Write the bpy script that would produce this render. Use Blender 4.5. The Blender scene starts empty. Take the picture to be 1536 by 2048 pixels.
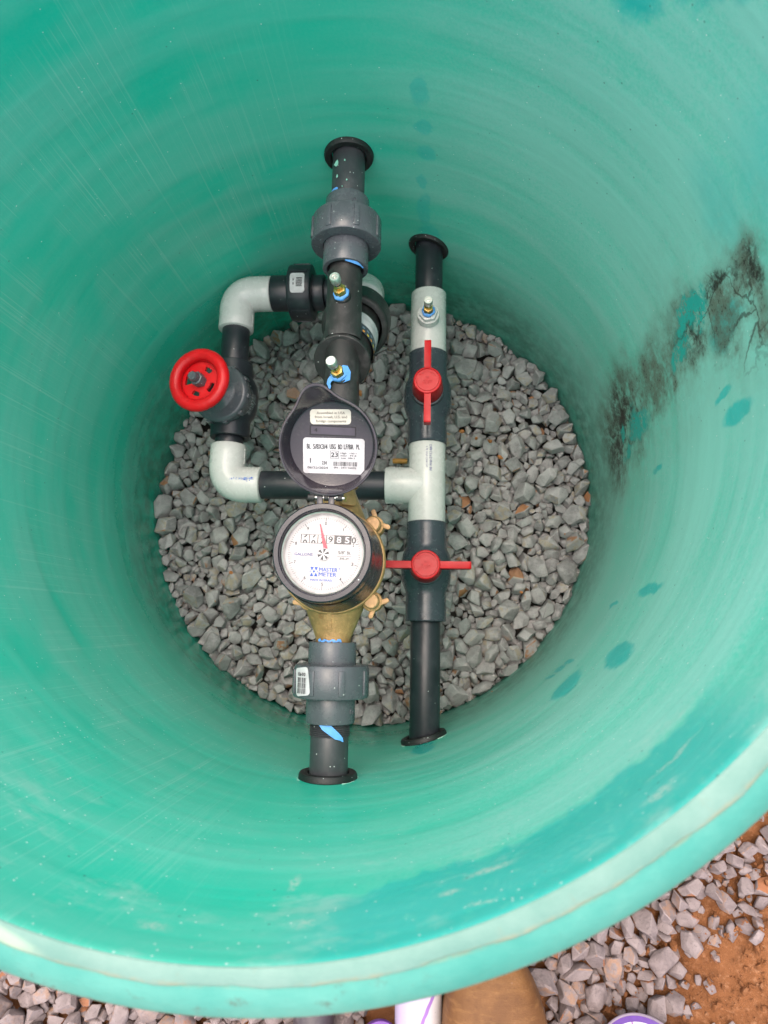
import bpy, bmesh, math, random
import numpy as np
from mathutils import Vector, Matrix, Quaternion
PI = math.pi
R_ = math.radians
scene = bpy.context.scene
COL = scene.collection

# ------------------------------------------------------------------ camera, sky, sun, exposure
cam_d = bpy.data.cameras.new('camera')
cam = bpy.data.objects.new('camera', cam_d); COL.objects.link(cam)
cam_d.sensor_fit = 'HORIZONTAL'; cam_d.sensor_width = 36.0
cam_d.lens = 1313.2 / 1536 * 36.0
cam_d.clip_start = 0.01; cam_d.clip_end = 500
CM = ((0.99731035, -0.00845055, 0.07280557), (0.02098567, 0.98466714, -0.17317687), (-0.07022581, 0.17423896, 0.98219607))
cam.matrix_world = Matrix([list(CM[0]) + [0.0879], list(CM[1]) + [-0.1743], list(CM[2]) + [0.8894], [0, 0, 0, 1]])
cam_d.dof.use_dof = True; cam_d.dof.focus_distance = 0.58; cam_d.dof.aperture_fstop = 13.0
scene.camera = cam

world = bpy.data.worlds.new('World'); scene.world = world; world.use_nodes = True
wn = world.node_tree.nodes; wl = world.node_tree.links
sky = wn.new('ShaderNodeTexSky'); sky.sky_type = 'NISHITA'; sky.sun_disc = False
SUN_EL, SUN_AZ = R_(77), R_(112)          # azimuth of the sun measured from +x towards +y
sky.sun_elevation = SUN_EL; sky.sun_rotation = PI / 2 - SUN_AZ
sky.altitude = 100; sky.air_density = 1.0; sky.dust_density = 6.0; sky.ozone_density = 1.0
bg = wn.get('Background') or wn.new('ShaderNodeBackground')
wl.new(sky.outputs[0], bg.inputs[0]); bg.inputs[1].default_value = 0.085
sun_d = bpy.data.lights.new('sun', 'SUN'); sun_d.energy = 1.5; sun_d.angle = R_(125); sun_d.color = (1.0, 0.95, 0.88)
sun = bpy.data.objects.new('sun', sun_d); COL.objects.link(sun)
sd = Vector((math.cos(SUN_EL) * math.cos(SUN_AZ), math.cos(SUN_EL) * math.sin(SUN_AZ), math.sin(SUN_EL)))
sun.rotation_euler = sd.to_track_quat('Z', 'Y').to_euler(); sun.location = sd * 3
vs = scene.view_settings
vs.view_transform = 'Standard'; vs.look = 'None'; vs.gamma = 1.0; vs.exposure = 1.52; vs.use_curve_mapping = False
scene.cycles.max_bounces = 12; scene.cycles.diffuse_bounces = 6; scene.cycles.glossy_bounces = 4

# ------------------------------------------------------------------ shader helpers
class NT:
    def __init__(s, name):
        s.m = bpy.data.materials.new(name); s.m.use_nodes = True
        s.n = s.m.node_tree.nodes; s.l = s.m.node_tree.links
        s.b = s.n.get('Principled BSDF'); s.out = s.n.get('Material Output')
    def set(s, sock, v):
        if isinstance(v, bpy.types.NodeSocket): s.l.new(v, sock)
        elif v is not None:
            if isinstance(v, (tuple, list)) and len(v) == 3 and sock.type == 'RGBA': v = (*v, 1)
            sock.default_value = v
    def coord(s, kind='Object'):
        return s.n.new('ShaderNodeTexCoord').outputs[kind]
    def noise(s, vec, scale, detail=3, rough=.5, out=0, dist=0):
        k = s.n.new('ShaderNodeTexNoise'); s.set(k.inputs['Vector'], vec); k.inputs['Scale'].default_value = scale
        k.inputs['Detail'].default_value = detail; k.inputs['Roughness'].default_value = rough; k.inputs['Distortion'].default_value = dist
        return k.outputs[out]
    def vor(s, vec, scale, out='Distance', feat='F1', rnd=1.0):
        k = s.n.new('ShaderNodeTexVoronoi'); k.feature = feat; s.set(k.inputs['Vector'], vec); k.inputs['Scale'].default_value = scale
        k.inputs['Randomness'].default_value = rnd
        return k.outputs[out]
    def math(s, op, a, b=None, c=None, clamp=False):
        k = s.n.new('ShaderNodeMath'); k.operation = op; k.use_clamp = clamp
        for i, v in enumerate((a, b, c)):
            if v is not None: s.set(k.inputs[i], v)
        return k.outputs[0]
    def vmath(s, op, a, b=None, out=0):
        k = s.n.new('ShaderNodeVectorMath'); k.operation = op; s.set(k.inputs[0], a)
        if b is not None: s.set(k.inputs[1], b)
        return k.outputs[out]
    def mapv(s, vec, loc=(0, 0, 0), rot=(0, 0, 0), sc=(1, 1, 1), typ='POINT'):
        k = s.n.new('ShaderNodeMapping'); k.vector_type = typ; s.set(k.inputs[0], vec)
        k.inputs['Location'].default_value = loc; k.inputs['Rotation'].default_value = rot; k.inputs['Scale'].default_value = sc
        return k.outputs[0]
    def rng(s, v, a, b, c=0.0, d=1.0, smooth=True):
        k = s.n.new('ShaderNodeMapRange'); k.interpolation_type = 'SMOOTHSTEP' if smooth else 'LINEAR'
        s.set(k.inputs[0], v)
        for i, q in enumerate((a, b, c, d)): s.set(k.inputs[i + 1], q)
        return k.outputs[0]
    def mix(s, f, a, b, mode='MIX'):
        k = s.n.new('ShaderNodeMix'); k.data_type = 'RGBA'; k.blend_type = mode
        s.set(k.inputs[0], f); s.set(k.inputs[6], a); s.set(k.inputs[7], b)
        return k.outputs[2]
    def sep(s, v):
        k = s.n.new('ShaderNodeSeparateXYZ'); s.set(k.inputs[0], v); return k.outputs
    def comb(s, x, y, z):
        k = s.n.new('ShaderNodeCombineXYZ')
        for i, v in enumerate((x, y, z)): s.set(k.inputs[i], v)
        return k.outputs[0]
    def bump(s, h, strength=.3, dist=.001, nrm=None):
        k = s.n.new('ShaderNodeBump'); k.inputs['Strength'].default_value = strength; k.inputs['Distance'].default_value = dist
        s.set(k.inputs['Height'], h)
        if nrm is not None: s.l.new(nrm, k.inputs['Normal'])
        return k.outputs[0]
    def fin(s, col=None, rough=None, metal=None, nrm=None, spec=None, coat=None):
        if col is not None: s.set(s.b.inputs['Base Color'], col)
        if rough is not None: s.set(s.b.inputs['Roughness'], rough)
        if metal is not None: s.set(s.b.inputs['Metallic'], metal)
        if spec is not None: s.set(s.b.inputs['Specular IOR Level'], spec)
        if coat is not None: s.b.inputs['Coat Weight'].default_value = coat; s.b.inputs['Coat Roughness'].default_value = .12
        if nrm is not None: s.l.new(nrm, s.b.inputs['Normal'])
        return s.m

def plastic(name, base, rough=.3, var=.15, dust=(.35, .36, .36), dusty=.1, specks=.0, bumpd=.0004, spec=.5, grain=900, coat=None):
    t = NT(name); c = t.coord()
    n1 = t.noise(c, 28, 4, .6)
    dark = tuple(x * (1 - var) for x in base); lite = tuple(min(1, x * (1 + var)) for x in base)
    col = t.mix(t.rng(n1, .3, .7), dark, lite)
    n2 = t.noise(c, 70, 5, .7)
    dm = t.math('MULTIPLY', t.rng(n2, .48, .78), dusty)
    col = t.mix(dm, col, dust)
    if specks:
        v = t.n.new('ShaderNodeTexVoronoi'); t.set(v.inputs['Vector'], c); v.inputs['Scale'].default_value = 260
        d = t.rng(v.outputs['Distance'], .10, .16, 1, 0)
        r = t.sep(v.outputs['Color'])[0]
        sp = t.math('MULTIPLY', d, t.rng(r, 1 - specks, 1 - specks + .02))
        col = t.mix(sp, col, (.6, .64, .62))
    g = t.noise(c, grain, 2)
    rg = t.math('ADD', t.math('MULTIPLY', t.rng(n2, .35, .75), .16), rough - .05)
    return t.fin(col, rg, 0.0, t.bump(g, .25, bumpd), spec, coat)

def flat(name, col, rough=.5, metal=0, spec=.4):
    t = NT(name); c = t.coord(); n = t.noise(c, 120, 3)
    k = t.mix(t.rng(n, .3, .7), tuple(x * .88 for x in col), tuple(min(1, x * 1.08) for x in col))
    return t.fin(k, rough, metal, None, spec)

MT = {}
MT['pipe'] = plastic('pipe_black_pvc', (.019, .020, .026), .36, .2, (.2, .21, .22), .10, .10)
MT['nipple'] = plastic('nipple_charcoal_pvc', (.050, .050, .056), .40, .15, (.25, .26, .26), .15, .22)
MT['grey'] = plastic('fitting_dark_grey_pvc', (.085, .089, .102), .25, .12, (.3, .3, .3), .10, .10)
MT['slate'] = plastic('valve_slate_pvc', (.040, .048, .060), .24, .12, (.22, .23, .24), .08, .03)
MT['white'] = plastic('fitting_white_pvc', (.55, .545, .525), .28, .03, (.62, .60, .55), .12)
MT['filter'] = plastic('filter_black_nylon', (.022, .021, .021), .46, .25, (.13, .12, .12), .35, .12, .0012, .4, 1400)
MT['rubber'] = plastic('rubber_black', (.012, .012, .012), .55, .2, (.12, .12, .12), .2, .25, .0006)
MT['register'] = plastic('register_plastic', (.016, .013, .021), .24, .1, (.18, .17, .19), .12, .10, .0003)
MT['lidp'] = plastic('lid_plastic', (.032, .025, .034), .20, .1, (.3, .26, .22), .16, .10, .0003)
MT['red'] = plastic('red_plastic', (.50, .004, .008), .38, .12, (.36, .03, .03), .30, 0, .0004, .30)
MT['redw'] = plastic('red_wheel_plastic', (.56, .005, .009), .36, .12, (.40, .04, .04), .30, 0, .0004, .35)
MT['tape'] = flat('blue_thread_tape', (.13, .38, .86), .45)
MT['label'] = flat('sticker_white', (.54, .52, .54), .42)
MT['label_cream'] = flat('sticker_cream', (.60, .56, .49), .42)
MT['ink'] = flat('ink_black', (.035, .035, .04), .5)
MT['ink_soft'] = flat('ink_grey', (.04, .04, .045), .5)
MT['ink_blue'] = flat('ink_blue', (.012, .075, .42), .5)
MT['ink_violet'] = flat('ink_violet', (.03, .03, .20), .5)
MT['dial'] = flat('dial_white', (.46, .445, .45), .35)
MT['needle'] = flat('needle_red', (.80, .03, .07), .35)
MT['steel'] = flat('steel_bright', (.74, .71, .67), .34, .85)
MT['chrome_dark'] = flat('plated_metal', (.36, .35, .33), .22, 1.0)
MT['orange'] = flat('orange_print', (.75, .30, .03), .5)
MT['purple'] = flat('purple_stain', (.17, .055, .30), .35)
MT['purple_dark'] = flat('purple_dark', (.06, .015, .13), .3)
MT['stick'] = flat('orange_stick', (.50, .23, .05), .55)

def brass(name, base, rough, bd, metal):
    t = NT(name); c = t.coord()
    n = t.noise(c, 45, 5, .65); n2 = t.noise(c, 900, 3, .6); n3 = t.noise(c, 230, 3)
    col = t.mix(t.rng(n, .3, .72), tuple(x * .62 for x in base), base)
    col = t.mix(t.math('MULTIPLY', t.rng(n3, .5, .75), .45), col, tuple(min(1, x * 1.4) for x in base))
    h = t.math('ADD', n2, t.math('MULTIPLY', n3, .8))
    return t.fin(col, t.rng(n, .2, .8, rough - .08, rough + .1), metal, t.bump(h, .5, bd), .5)
MT['bronze'] = brass('cast_bronze', (.50, .285, .115), .40, .0012, .30)
MT['brass'] = brass('bright_brass', (.72, .47, .15), .28, .0002, .9)
MT['bolt'] = brass('brass_bolt', (.56, .32, .15), .42, .0006, .30)

def dialglass():
    t = NT('clear_dial_glass')
    tr = t.n.new('ShaderNodeBsdfTransparent'); gl = t.n.new('ShaderNodeBsdfGlossy'); gl.inputs['Roughness'].default_value = .02
    tr.inputs['Color'].default_value = (.97, .97, .97, 1)
    fr = t.n.new('ShaderNodeFresnel'); fr.inputs['IOR'].default_value = 1.22
    mx = t.n.new('ShaderNodeMixShader'); t.l.new(fr.outputs[0], mx.inputs[0]); t.l.new(tr.outputs[0], mx.inputs[1]); t.l.new(gl.outputs[0], mx.inputs[2])
    t.l.new(mx.outputs[0], t.out.inputs['Surface']); return t.m
MT['glass'] = dialglass()

# ------------------------------------------------------------------ object helpers
def link(name, bm, mats, parent=None, smooth=35):
    me = bpy.data.meshes.new(name)
    if parent is not None and parent.get('_o') is not None:
        bmesh.ops.translate(bm, verts=bm.verts[:], vec=-Vector(parent['_o']))
    bmesh.ops.recalc_face_normals(bm, faces=bm.faces[:]) if not getattr(bm, 'keepn', False) else None
    for f in bm.faces: f.smooth = True
    if smooth:
        ca = R_(smooth)
        for e in bm.edges:
            if len(e.link_faces) == 2: e.smooth = e.calc_face_angle(0) < ca
    bm.to_mesh(me); bm.free()
    for m in (mats if isinstance(mats, (list, tuple)) else [mats]): me.materials.append(m)
    o = bpy.data.objects.new(name, me); COL.objects.link(o)
    if parent is not None:
        o.parent = parent
        if parent.get('_o') is not None: o['_o'] = list(parent['_o'])
    return o
def part(name, bm, mat, parent, label=None, smooth=35):
    o = link(name, bm, mat, parent, smooth)
    if label: o['label'] = label
    return o
def thing(name, label, cat, loc, group=None):
    o = bpy.data.objects.new(name, None); COL.objects.link(o); o.location = loc; o['_o'] = list(loc)
    o.empty_display_size = .02
    o['label'] = label; o['category'] = cat
    if group: o['group'] = group
    return o
def tag(o, label, cat, group=None):
    o['label'] = label; o['category'] = cat
    if group: o['group'] = group
    return o

def frame(d, up=None):
    d = Vector(d).normalized()
    a = Vector(up) if up is not None else (Vector((0, 0, 1)) if abs(d.z) < .9 else Vector((1, 0, 0)))
    x = a.cross(d).normalized(); y = d.cross(x)
    return Matrix((x, y, d)).transposed()     # local z -> d
def lathe(bm, prof, p0, d, seg=40, rfun=None):
    """prof: [(s, r)] along axis d from p0; closed on itself only if first==last"""
    F = frame(d); p0 = Vector(p0); rings = []
    for s, r in prof:
        if r < 1e-7: rings.append([bm.verts.new(p0 + F @ Vector((0, 0, s)))]); continue
        ring = []
        for i in range(seg):
            a = 2 * PI * i / seg; rr = r if rfun is None else rfun(a, s, r)
            ring.append(bm.verts.new(p0 + F @ Vector((rr * math.cos(a), rr * math.sin(a), s))))
        rings.append(ring)
    for A, B in zip(rings, rings[1:]):
        for i in range(seg):
            j = (i + 1) % seg
            if len(A) == 1 and len(B) == 1: continue
            if len(A) == 1: bm.faces.new((A[0], B[j], B[i]))
            elif len(B) == 1: bm.faces.new((A[i], A[j], B[0]))
            else: bm.faces.new((A[i], A[j], B[j], B[i]))
    return bm
def L(prof, p0, d, seg=40, rfun=None):
    return lathe(bmesh.new(), prof, p0, d, seg, rfun)
def solid(s0, s1, r, b=.0006, r0=None):
    """profile of a closed solid cylinder with bevelled edges"""
    return [(s0, 0), (s0, r - b), (s0 + b * .3, r - b * .3), (s0 + b, r), (s1 - b, r), (s1 - b * .3, r - b * .3), (s1, r - b), (s1, 0)]
def sleeve(s0, s1, ro, ri, b=.0008, depth=.004):
    """outer sleeve with recessed bore at both ends"""
    return [(s0 + depth, 0), (s0 + depth, ri), (s0 + b, ri), (s0, ri + b * .6), (s0, ro - b), (s0 + b * .3, ro - b * .3), (s0 + b, ro),
            (s1 - b, ro), (s1 - b * .3, ro - b * .3), (s1, ro - b), (s1, ri + b * .6), (s1 - b, ri), (s1 - depth, ri), (s1 - depth, 0)]
def sweep(bm, pts, radii, seg=32, cap=True):
    pts = [Vector(p) for p in pts]; n = len(pts); T = []
    for i in range(n):
        a = pts[max(0, i - 1)]; b = pts[min(n - 1, i + 1)]; T.append((b - a).normalized())
    x = T[0].orthogonal().normalized(); rings = []
    for i in range(n):
        if i:
            q = T[i - 1].rotation_difference(T[i]); x = q @ x
        x = (x - T[i] * x.dot(T[i])).normalized(); y = T[i].cross(x)
        rings.append([bm.verts.new(pts[i] + (x * math.cos(2 * PI * k / seg) + y * math.sin(2 * PI * k / seg)) * radii[i]) for k in range(seg)])
    for A, B in zip(rings, rings[1:]):
        for i in range(seg):
            j = (i + 1) % seg; bm.faces.new((A[i], A[j], B[j], B[i]))
    if cap: bm.faces.new(rings[0][::-1]); bm.faces.new(rings[-1])
    return bm
def box(bm, c, s, M=None, bev=0):
    """box centred at c with full sizes s, rotated by 3x3 M"""
    M = M if M is not None else Matrix.Identity(3)
    mm = Matrix.Translation(Vector(c)) @ M.to_4x4() @ Matrix.Diagonal((*s, 1))
    r = bmesh.ops.create_cube(bm, size=1, matrix=mm)
    if bev:
        es = list({e for v in r['verts'] for e in v.link_edges})
        bmesh.ops.bevel(bm, geom=es, offset=bev, segments=2, profile=.5, affect='EDGES', clamp_overlap=True)
    return bm
def prism(bm, pts2, o, x, y, h, bev=0):
    """polygon in plane (o; x, y) extruded along x cross y by h"""
    o, x, y = Vector(o), Vector(x), Vector(y); n = x.cross(y).normalized()
    vs_ = [bm.verts.new(o + x * a + y * b) for a, b in pts2]
    f = bm.faces.new(vs_)
    r = bmesh.ops.extrude_face_region(bm, geom=[f]); nv = [g for g in r['geom'] if isinstance(g, bmesh.types.BMVert)]
    bmesh.ops.translate(bm, verts=nv, vec=n * h)
    if bev:
        es = [e for e in bm.edges if all(v in nv for v in e.verts)]
        bmesh.ops.bevel(bm, geom=es, offset=bev, segments=2, profile=.5, affect='EDGES', clamp_overlap=True)
    return bm
def rrect(w, h, r, n=5):
    pts = []
    for cx, cy, a0 in ((w / 2 - r, h / 2 - r, 0), (-w / 2 + r, h / 2 - r, 90), (-w / 2 + r, -h / 2 + r, 180), (w / 2 - r, -h / 2 + r, 270)):
        for k in range(n + 1):
            a = R_(a0 + 90 * k / n); pts.append((cx + r * math.cos(a), cy + r * math.sin(a)))
    return pts

# lettering: text curve -> flat mesh faces in plane coordinates
_tc = {}
def glyphs(txt):
    if txt in _tc: return _tc[txt]
    cu = bpy.data.curves.new('lettering', 'FONT'); cu.body = txt; cu.size = 1; cu.resolution_u = 3; cu.fill_mode = 'FRONT'
    ob = bpy.data.objects.new('lettering', cu); COL.objects.link(ob)
    dg = bpy.context.evaluated_depsgraph_get()
    me = bpy.data.meshes.new_from_object(ob.evaluated_get(dg))
    v = np.array([p.co[:2] for p in me.vertices]) if len(me.vertices) else np.zeros((0, 2))
    f = [list(p.vertices) for p in me.polygons]
    bpy.data.objects.remove(ob); bpy.data.curves.remove(cu); bpy.data.meshes.remove(me)
    _tc[txt] = (v, f); return v, f
def text1(bm, txt, cx, cy, h, w=None, mat=0, P=None, clip=None, align='c'):
    """writes txt with cap height h (and width w) centred at (cx, cy); P maps 2-D to 3-D"""
    v, f = glyphs(txt)
    if not len(v): return
    lo, hi = v.min(0), v.max(0)
    sy = h / .70; sx = sy if w is None else w / (hi[0] - lo[0])
    if any(ch in txt for ch in 'gpjy,') : base = 0.0
    else: base = 0.0
    tb = bmesh.new()
    ox = (lo[0] + hi[0]) / 2 if align == 'c' else lo[0]
    vv = [tb.verts.new(((p[0] - ox) * sx + cx, (p[1] - .35) * sy + cy, 0)) for p in v]
    for q in f:
        try: tb.faces.new([vv[i] for i in q])
        except ValueError: pass
    if clip:
        for co, no in clip:
            bmesh.ops.bisect_plane(tb, geom=tb.verts[:] + tb.edges[:] + tb.faces[:], plane_co=co, plane_no=no, clear_outer=True)
    mp = {}
    for p in tb.verts: mp[p] = bm.verts.new(P(p.co.x, p.co.y))
    for q in tb.faces:
        nf = bm.faces.new([mp[p] for p in q.verts]); nf.material_index = mat
    tb.free()
def text(bm, txt, cx, cy, h, w=None, mat=0, P=None, clip=None, align='c', bold=.030):
    """heavier strokes: the same word printed again a hair to the side"""
    text1(bm, txt, cx, cy, h, w, mat, P, clip, align)
    if bold:
        n = (P(cx + h, cy) - P(cx, cy)).cross(P(cx, cy + h) - P(cx, cy)).normalized()
        for k, (dx, dy) in enumerate(((bold, 0), (-bold, 0), (0, bold))):
            off = n * (.00002 * (k + 1)); Q = lambda a, b, o=off: P(a, b) + o
            text1(bm, txt, cx + dx * h, cy + dy * h, h, w, mat, Q, clip, align)
def quad(bm, x0, y0, x1, y1, P, mat=0):
    f = bm.faces.new([bm.verts.new(P(a, b)) for a, b in ((x0, y0), (x1, y0), (x1, y1), (x0, y1))]); f.material_index = mat
def poly(bm, pts, P, mat=0):
    f = bm.faces.new([bm.verts.new(P(a, b)) for a, b in pts]); f.material_index = mat
def plane_map(o, x, y):
    o, x, y = Vector(o), Vector(x).normalized(), Vector(y).normalized(); n = x.cross(y)
    return lambda lift: (lambda a, b: o + x * a + y * b + n * lift)
def cyl_map(p0, axis, up, r):
    """wraps 2-D (along axis, around) on a cylinder: a = arc length around, b = along axis"""
    ax = Vector(axis).normalized(); u = Vector(up); u = (u - ax * u.dot(ax)).normalized(); s = u.cross(ax) 
    p0 = Vector(p0)
    return lambda lift: (lambda a, b: p0 + ax * b + (u * math.cos(a / r) + s * math.sin(a / r)) * (r + lift))
def curved_patch(bm, pts, cm, lift, mat, n=10):
    """rounded rectangle bent on a cylinder map (fan of strips)"""
    xs = [p[0] for p in pts]; ys = [p[1] for p in pts]
    x0, x1 = min(xs), max(xs)
    P = cm(lift); rows = []
    def span(x):
        yy = []
        for (ax, ay), (bx, by) in zip(pts, pts[1:] + pts[:1]):
            if (ax - x) * (bx - x) <= 0 and ax != bx: yy.append(ay + (by - ay) * (x - ax) / (bx - ax))
        return min(yy), max(yy)
    N = 14
    for i in range(N + 1):
        t = i / N; x = x0 + (x1 - x0) * min(max(t, .004), .996)
        lo, hi = span(x); rows.append((bm.verts.new(P(x, lo)), bm.verts.new(P(x, hi))))
    for (a, b), (c, d) in zip(rows, rows[1:]):
        f = bm.faces.new((a, c, d, b)); f.material_index = mat

def scribble(bm, x0, x1, y, h, P, seed, mat=0):
    """worn, unreadable print line: strokes of letter size"""
    rg = random.Random(seed); x = x0
    while x < x1:
        w = h * rg.uniform(.10, .16); k = rg.random()
        quad(bm, x, y - h / 2, x + w, y + h / 2 * rg.uniform(.7, 1), P, mat)
        if k < .45: quad(bm, x + w, y + h * .34, x + h * .45, y + h * .48, P, mat)
        if k < .25 or k > .8: quad(bm, x + w, y - h * .48, x + h * .45, y - h * .36, P, mat)
        if .3 < k < .7: quad(bm, x + h * .40, y - h * .4, x + h * .40 + w, y + h * .45, P, mat)
        if k > .6: quad(bm, x + w, y - h * .06, x + h * .42, y + h * .08, P, mat)
        x += h * rg.uniform(.62, .75) if rg.random() > .12 else h * 1.2

# ------------------------------------------------------------------ the pit: fibreglass barrel and rim
PR, PH = 0.3048, 0.6123
def wall_mat():
    t = NT('green_fibreglass'); c = t.coord()
    x, y, z = t.sep(c)
    th = t.math('ARCTAN2', y, x); arc = t.math('MULTIPLY', th, PR)
    ux = t.math('COSINE', th); uy = t.math('SINE', th)
    wv = t.noise(c, 26, 4, .6, 1); wv = t.vmath('SUBTRACT', wv, (.5, .5, .5))
    wv2 = t.noise(c, 110, 3, .6, 1); wv2 = t.vmath('SUBTRACT', wv2, (.5, .5, .5))
    P0 = t.comb(arc, z, 0.0)
    def warp(a1, a2):
        s = t.vmath('SCALE', wv, None); s.node.inputs['Scale'].default_value = a1
        s2 = t.vmath('SCALE', wv2, None); s2.node.inputs['Scale'].default_value = a2
        fl = t.vmath('MULTIPLY', t.vmath('ADD', s, s2), (1, 1, 0))
        return t.vmath('ADD', P0, fl)
    Pa = warp(.035, .008); Pb = warp(.018, .008)
    def blob(P, deg, z0, ru, rv, rot=0, soft=.25):
        m = t.mapv(P, (R_(deg) * PR, z0, 0), (0, 0, R_(rot)), (ru, rv, 1), 'TEXTURE')
        d = t.vmath('LENGTH', m, None, 1)
        return t.rng(d, 1 + soft, 1 - soft)
    def acc(ms):
        r = ms[0]
        for k in ms[1:]: r = t.math('MAXIMUM', r, k)
        return r
    fresh = (.007, .545, .375); pale = (.240, .590, .490)
    # wound layers: horizontal bands
    band = t.noise(t.comb(t.math('MULTIPLY', ux, .35), t.math('MULTIPLY', uy, .35), t.math('MULTIPLY', z, 15)), 1.6, 3, .55)
    patch = t.noise(c, 7, 5, .6)
    fine = t.noise(c, 420, 3, .7)
    k = t.math('ADD', t.math('MULTIPLY', t.rng(band, .36, .64), .44), t.math('MULTIPLY', t.rng(patch, .35, .7), .26))
    # the right hand side is dustier
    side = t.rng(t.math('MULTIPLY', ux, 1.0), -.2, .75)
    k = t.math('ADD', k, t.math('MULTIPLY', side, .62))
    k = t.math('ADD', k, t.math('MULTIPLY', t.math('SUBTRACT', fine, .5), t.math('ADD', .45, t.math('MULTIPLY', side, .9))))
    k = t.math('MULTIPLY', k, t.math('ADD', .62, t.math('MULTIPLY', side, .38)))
    # clean, wet looking places: band under the rim on the near side, runs near the top right, drip marks
    zb = t.math('ADD', t.math('MULTIPLY', t.math('SUBTRACT', t.noise(t.mapv(c, sc=(1, 1, .2)), 13, 4, .65), .5), .10), .545)
    near = t.math('MULTIPLY', t.rng(uy, -.62, -.74), t.rng(ux, .02, .22))
    under = t.math('MULTIPLY', t.rng(t.math('SUBTRACT', z, zb), -.004, .006), near)
    drips = [blob(Pb, 75.7, .382, .008, .016), blob(Pb, 75.3, .340, .0085, .010), blob(Pb, 75.1, .302, .0085, .012), blob(Pb, 75.6, .262, .006, .010),
             blob(Pb, 75.3, .215, .008, .030), blob(Pb, 74.6, .170, .013, .018),
             blob(Pb, -3.5, .425, .007, .022), blob(Pb, 0.5, .405, .004, .012), blob(Pb, -3.5, .262, .004, .012), blob(Pb, -27.3, .322, .006, .027), blob(Pb, -29, .232, .003, .016),
             blob(Pb, -39.4, .350, .011, .030, 6), blob(Pb, -47.1, .286, .016, .022, 14), blob(Pb, -44.2, .20, .006, .014), blob(Pb, -46.5, .19, .003, .014), blob(Pb, -42.5, .21, .003, .016),
             blob(Pb, -74.6, .190, .013, .030), blob(Pa, 46.5, .56, .020, .042), blob(Pa, 40.5, .585, .014, .040), blob(Pa, 37, .60, .012, .045), blob(Pb, 33.5, .60, .010, .030), blob(Pb, 51, .545, .006, .03),
             blob(Pa, 8.6, .425, .012, .024, 0, .4)]
    soft = t.math('MULTIPLY', acc([blob(Pa, 22, .470, .030, .022, 0, .8), blob(Pa, 18.5, .525, .040, .034, 0, .8)]), .5)
    rag = t.rng(t.noise(c, 240, 4, .7), .30, .48)
    faint = t.math('MULTIPLY', acc(drips[:6]), .55)
    clean = t.math('MULTIPLY', acc(drips[6:] + [t.math('MULTIPLY', under, .8), faint, soft]), t.math('ADD', .55, t.math('MULTIPLY', rag, .45)))
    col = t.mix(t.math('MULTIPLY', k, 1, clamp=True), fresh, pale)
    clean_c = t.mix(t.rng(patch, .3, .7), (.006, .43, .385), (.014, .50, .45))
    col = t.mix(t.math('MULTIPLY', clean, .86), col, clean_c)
    # upright tool scratches, mostly on the left side
    sv = t.noise(t.comb(t.math('MULTIPLY', ux, 170), t.math('MULTIPLY', uy, 170), t.math('MULTIPLY', z, 2.2)), 1.0, 3, .7)
    smask = t.noise(t.comb(t.math('MULTIPLY', ux, 3.2), t.math('MULTIPLY', uy, 3.2), t.math('MULTIPLY', z, 16)), 1.0, 2, .6)
    sm = t.math('MULTIPLY', t.rng(ux, .1, -.45), t.rng(smask, .34, .54))
    sm = t.math('MULTIPLY', sm, t.rng(z, .10, .24))
    scr = t.math('MULTIPLY', t.rng(sv, .52, .70), sm)
    col = t.mix(t.math('MULTIPLY', scr, .55), col, (.33, .68, .56))
    col = t.mix(t.math('MULTIPLY', sm, .26), col, (.20, .54, .43))
    # long single scratches
    s1 = t.rng(t.noise(t.comb(t.math('MULTIPLY', ux, 60), t.math('MULTIPLY', uy, 60), t.math('MULTIPLY', z, .8)), 1, 1),   .770, .80)
    col = t.mix(t.math('MULTIPLY', t.math('MULTIPLY', s1, t.rng(ux, .1, -.3)), .22), col, (.40, .66, .56))
    # scuffs and pale chips on the near side
    chips = acc([blob(Pb, -71.8, .575, .0050, .0032, 0, .6), blob(Pb, -68.9, .596, .0055, .0018, 0, .6), blob(Pb, -68, .566, .011, .0030, 6, .7), blob(Pb, -52.2, .588, .008, .003, 0, .7),
                 blob(Pb, -49, .566, .014, .0018, -8, .7), blob(Pb, -84, .575, .006, .004, 0, .8), blob(Pb, -96, .585, .006, .004, 0, .9), blob(Pb, -86, .53, .002, .009, 0, .8)])
    col = t.mix(t.math('MULTIPLY', t.math('MULTIPLY', chips, t.rng(fine, .3, .6)), .7), col, (.46, .60, .52))
    scuff = t.math('MULTIPLY', t.rng(t.noise(t.mapv(c, sc=(1, 1, 1.6)), 17, 6, .68), .52, .70), t.math('MULTIPLY', t.rng(uy, -.3, -.7), t.rng(z, .40, .56)))
    col = t.mix(t.math('MULTIPLY', scuff, .5), col, (.40, .62, .54))
    # swarf: tiny white specks, thick on the near side
    v = t.n.new('ShaderNodeTexVoronoi'); t.set(v.inputs['Vector'], c); v.inputs['Scale'].default_value = 330
    vd = t.rng(v.outputs['Distance'], .13, .24, 1, 0); vr = t.sep(v.outputs['Color'])[0]
    dens = t.math('ADD', .012, t.math('MULTIPLY', t.rng(uy, -.35, -.8), t.math('MULTIPLY', t.rng(patch, .38, .62), .13)))
    spk = t.math('MULTIPLY', vd, t.rng(t.math('ADD', vr, dens), .985, 1.0))
    col = t.mix(t.math('MULTIPLY', spk, .8), col, (.72, .80, .76))
    # dark specks on the dusty right hand side
    v2 = t.n.new('ShaderNodeTexVoronoi'); t.set(v2.inputs['Vector'], c); v2.inputs['Scale'].default_value = 210
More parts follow.
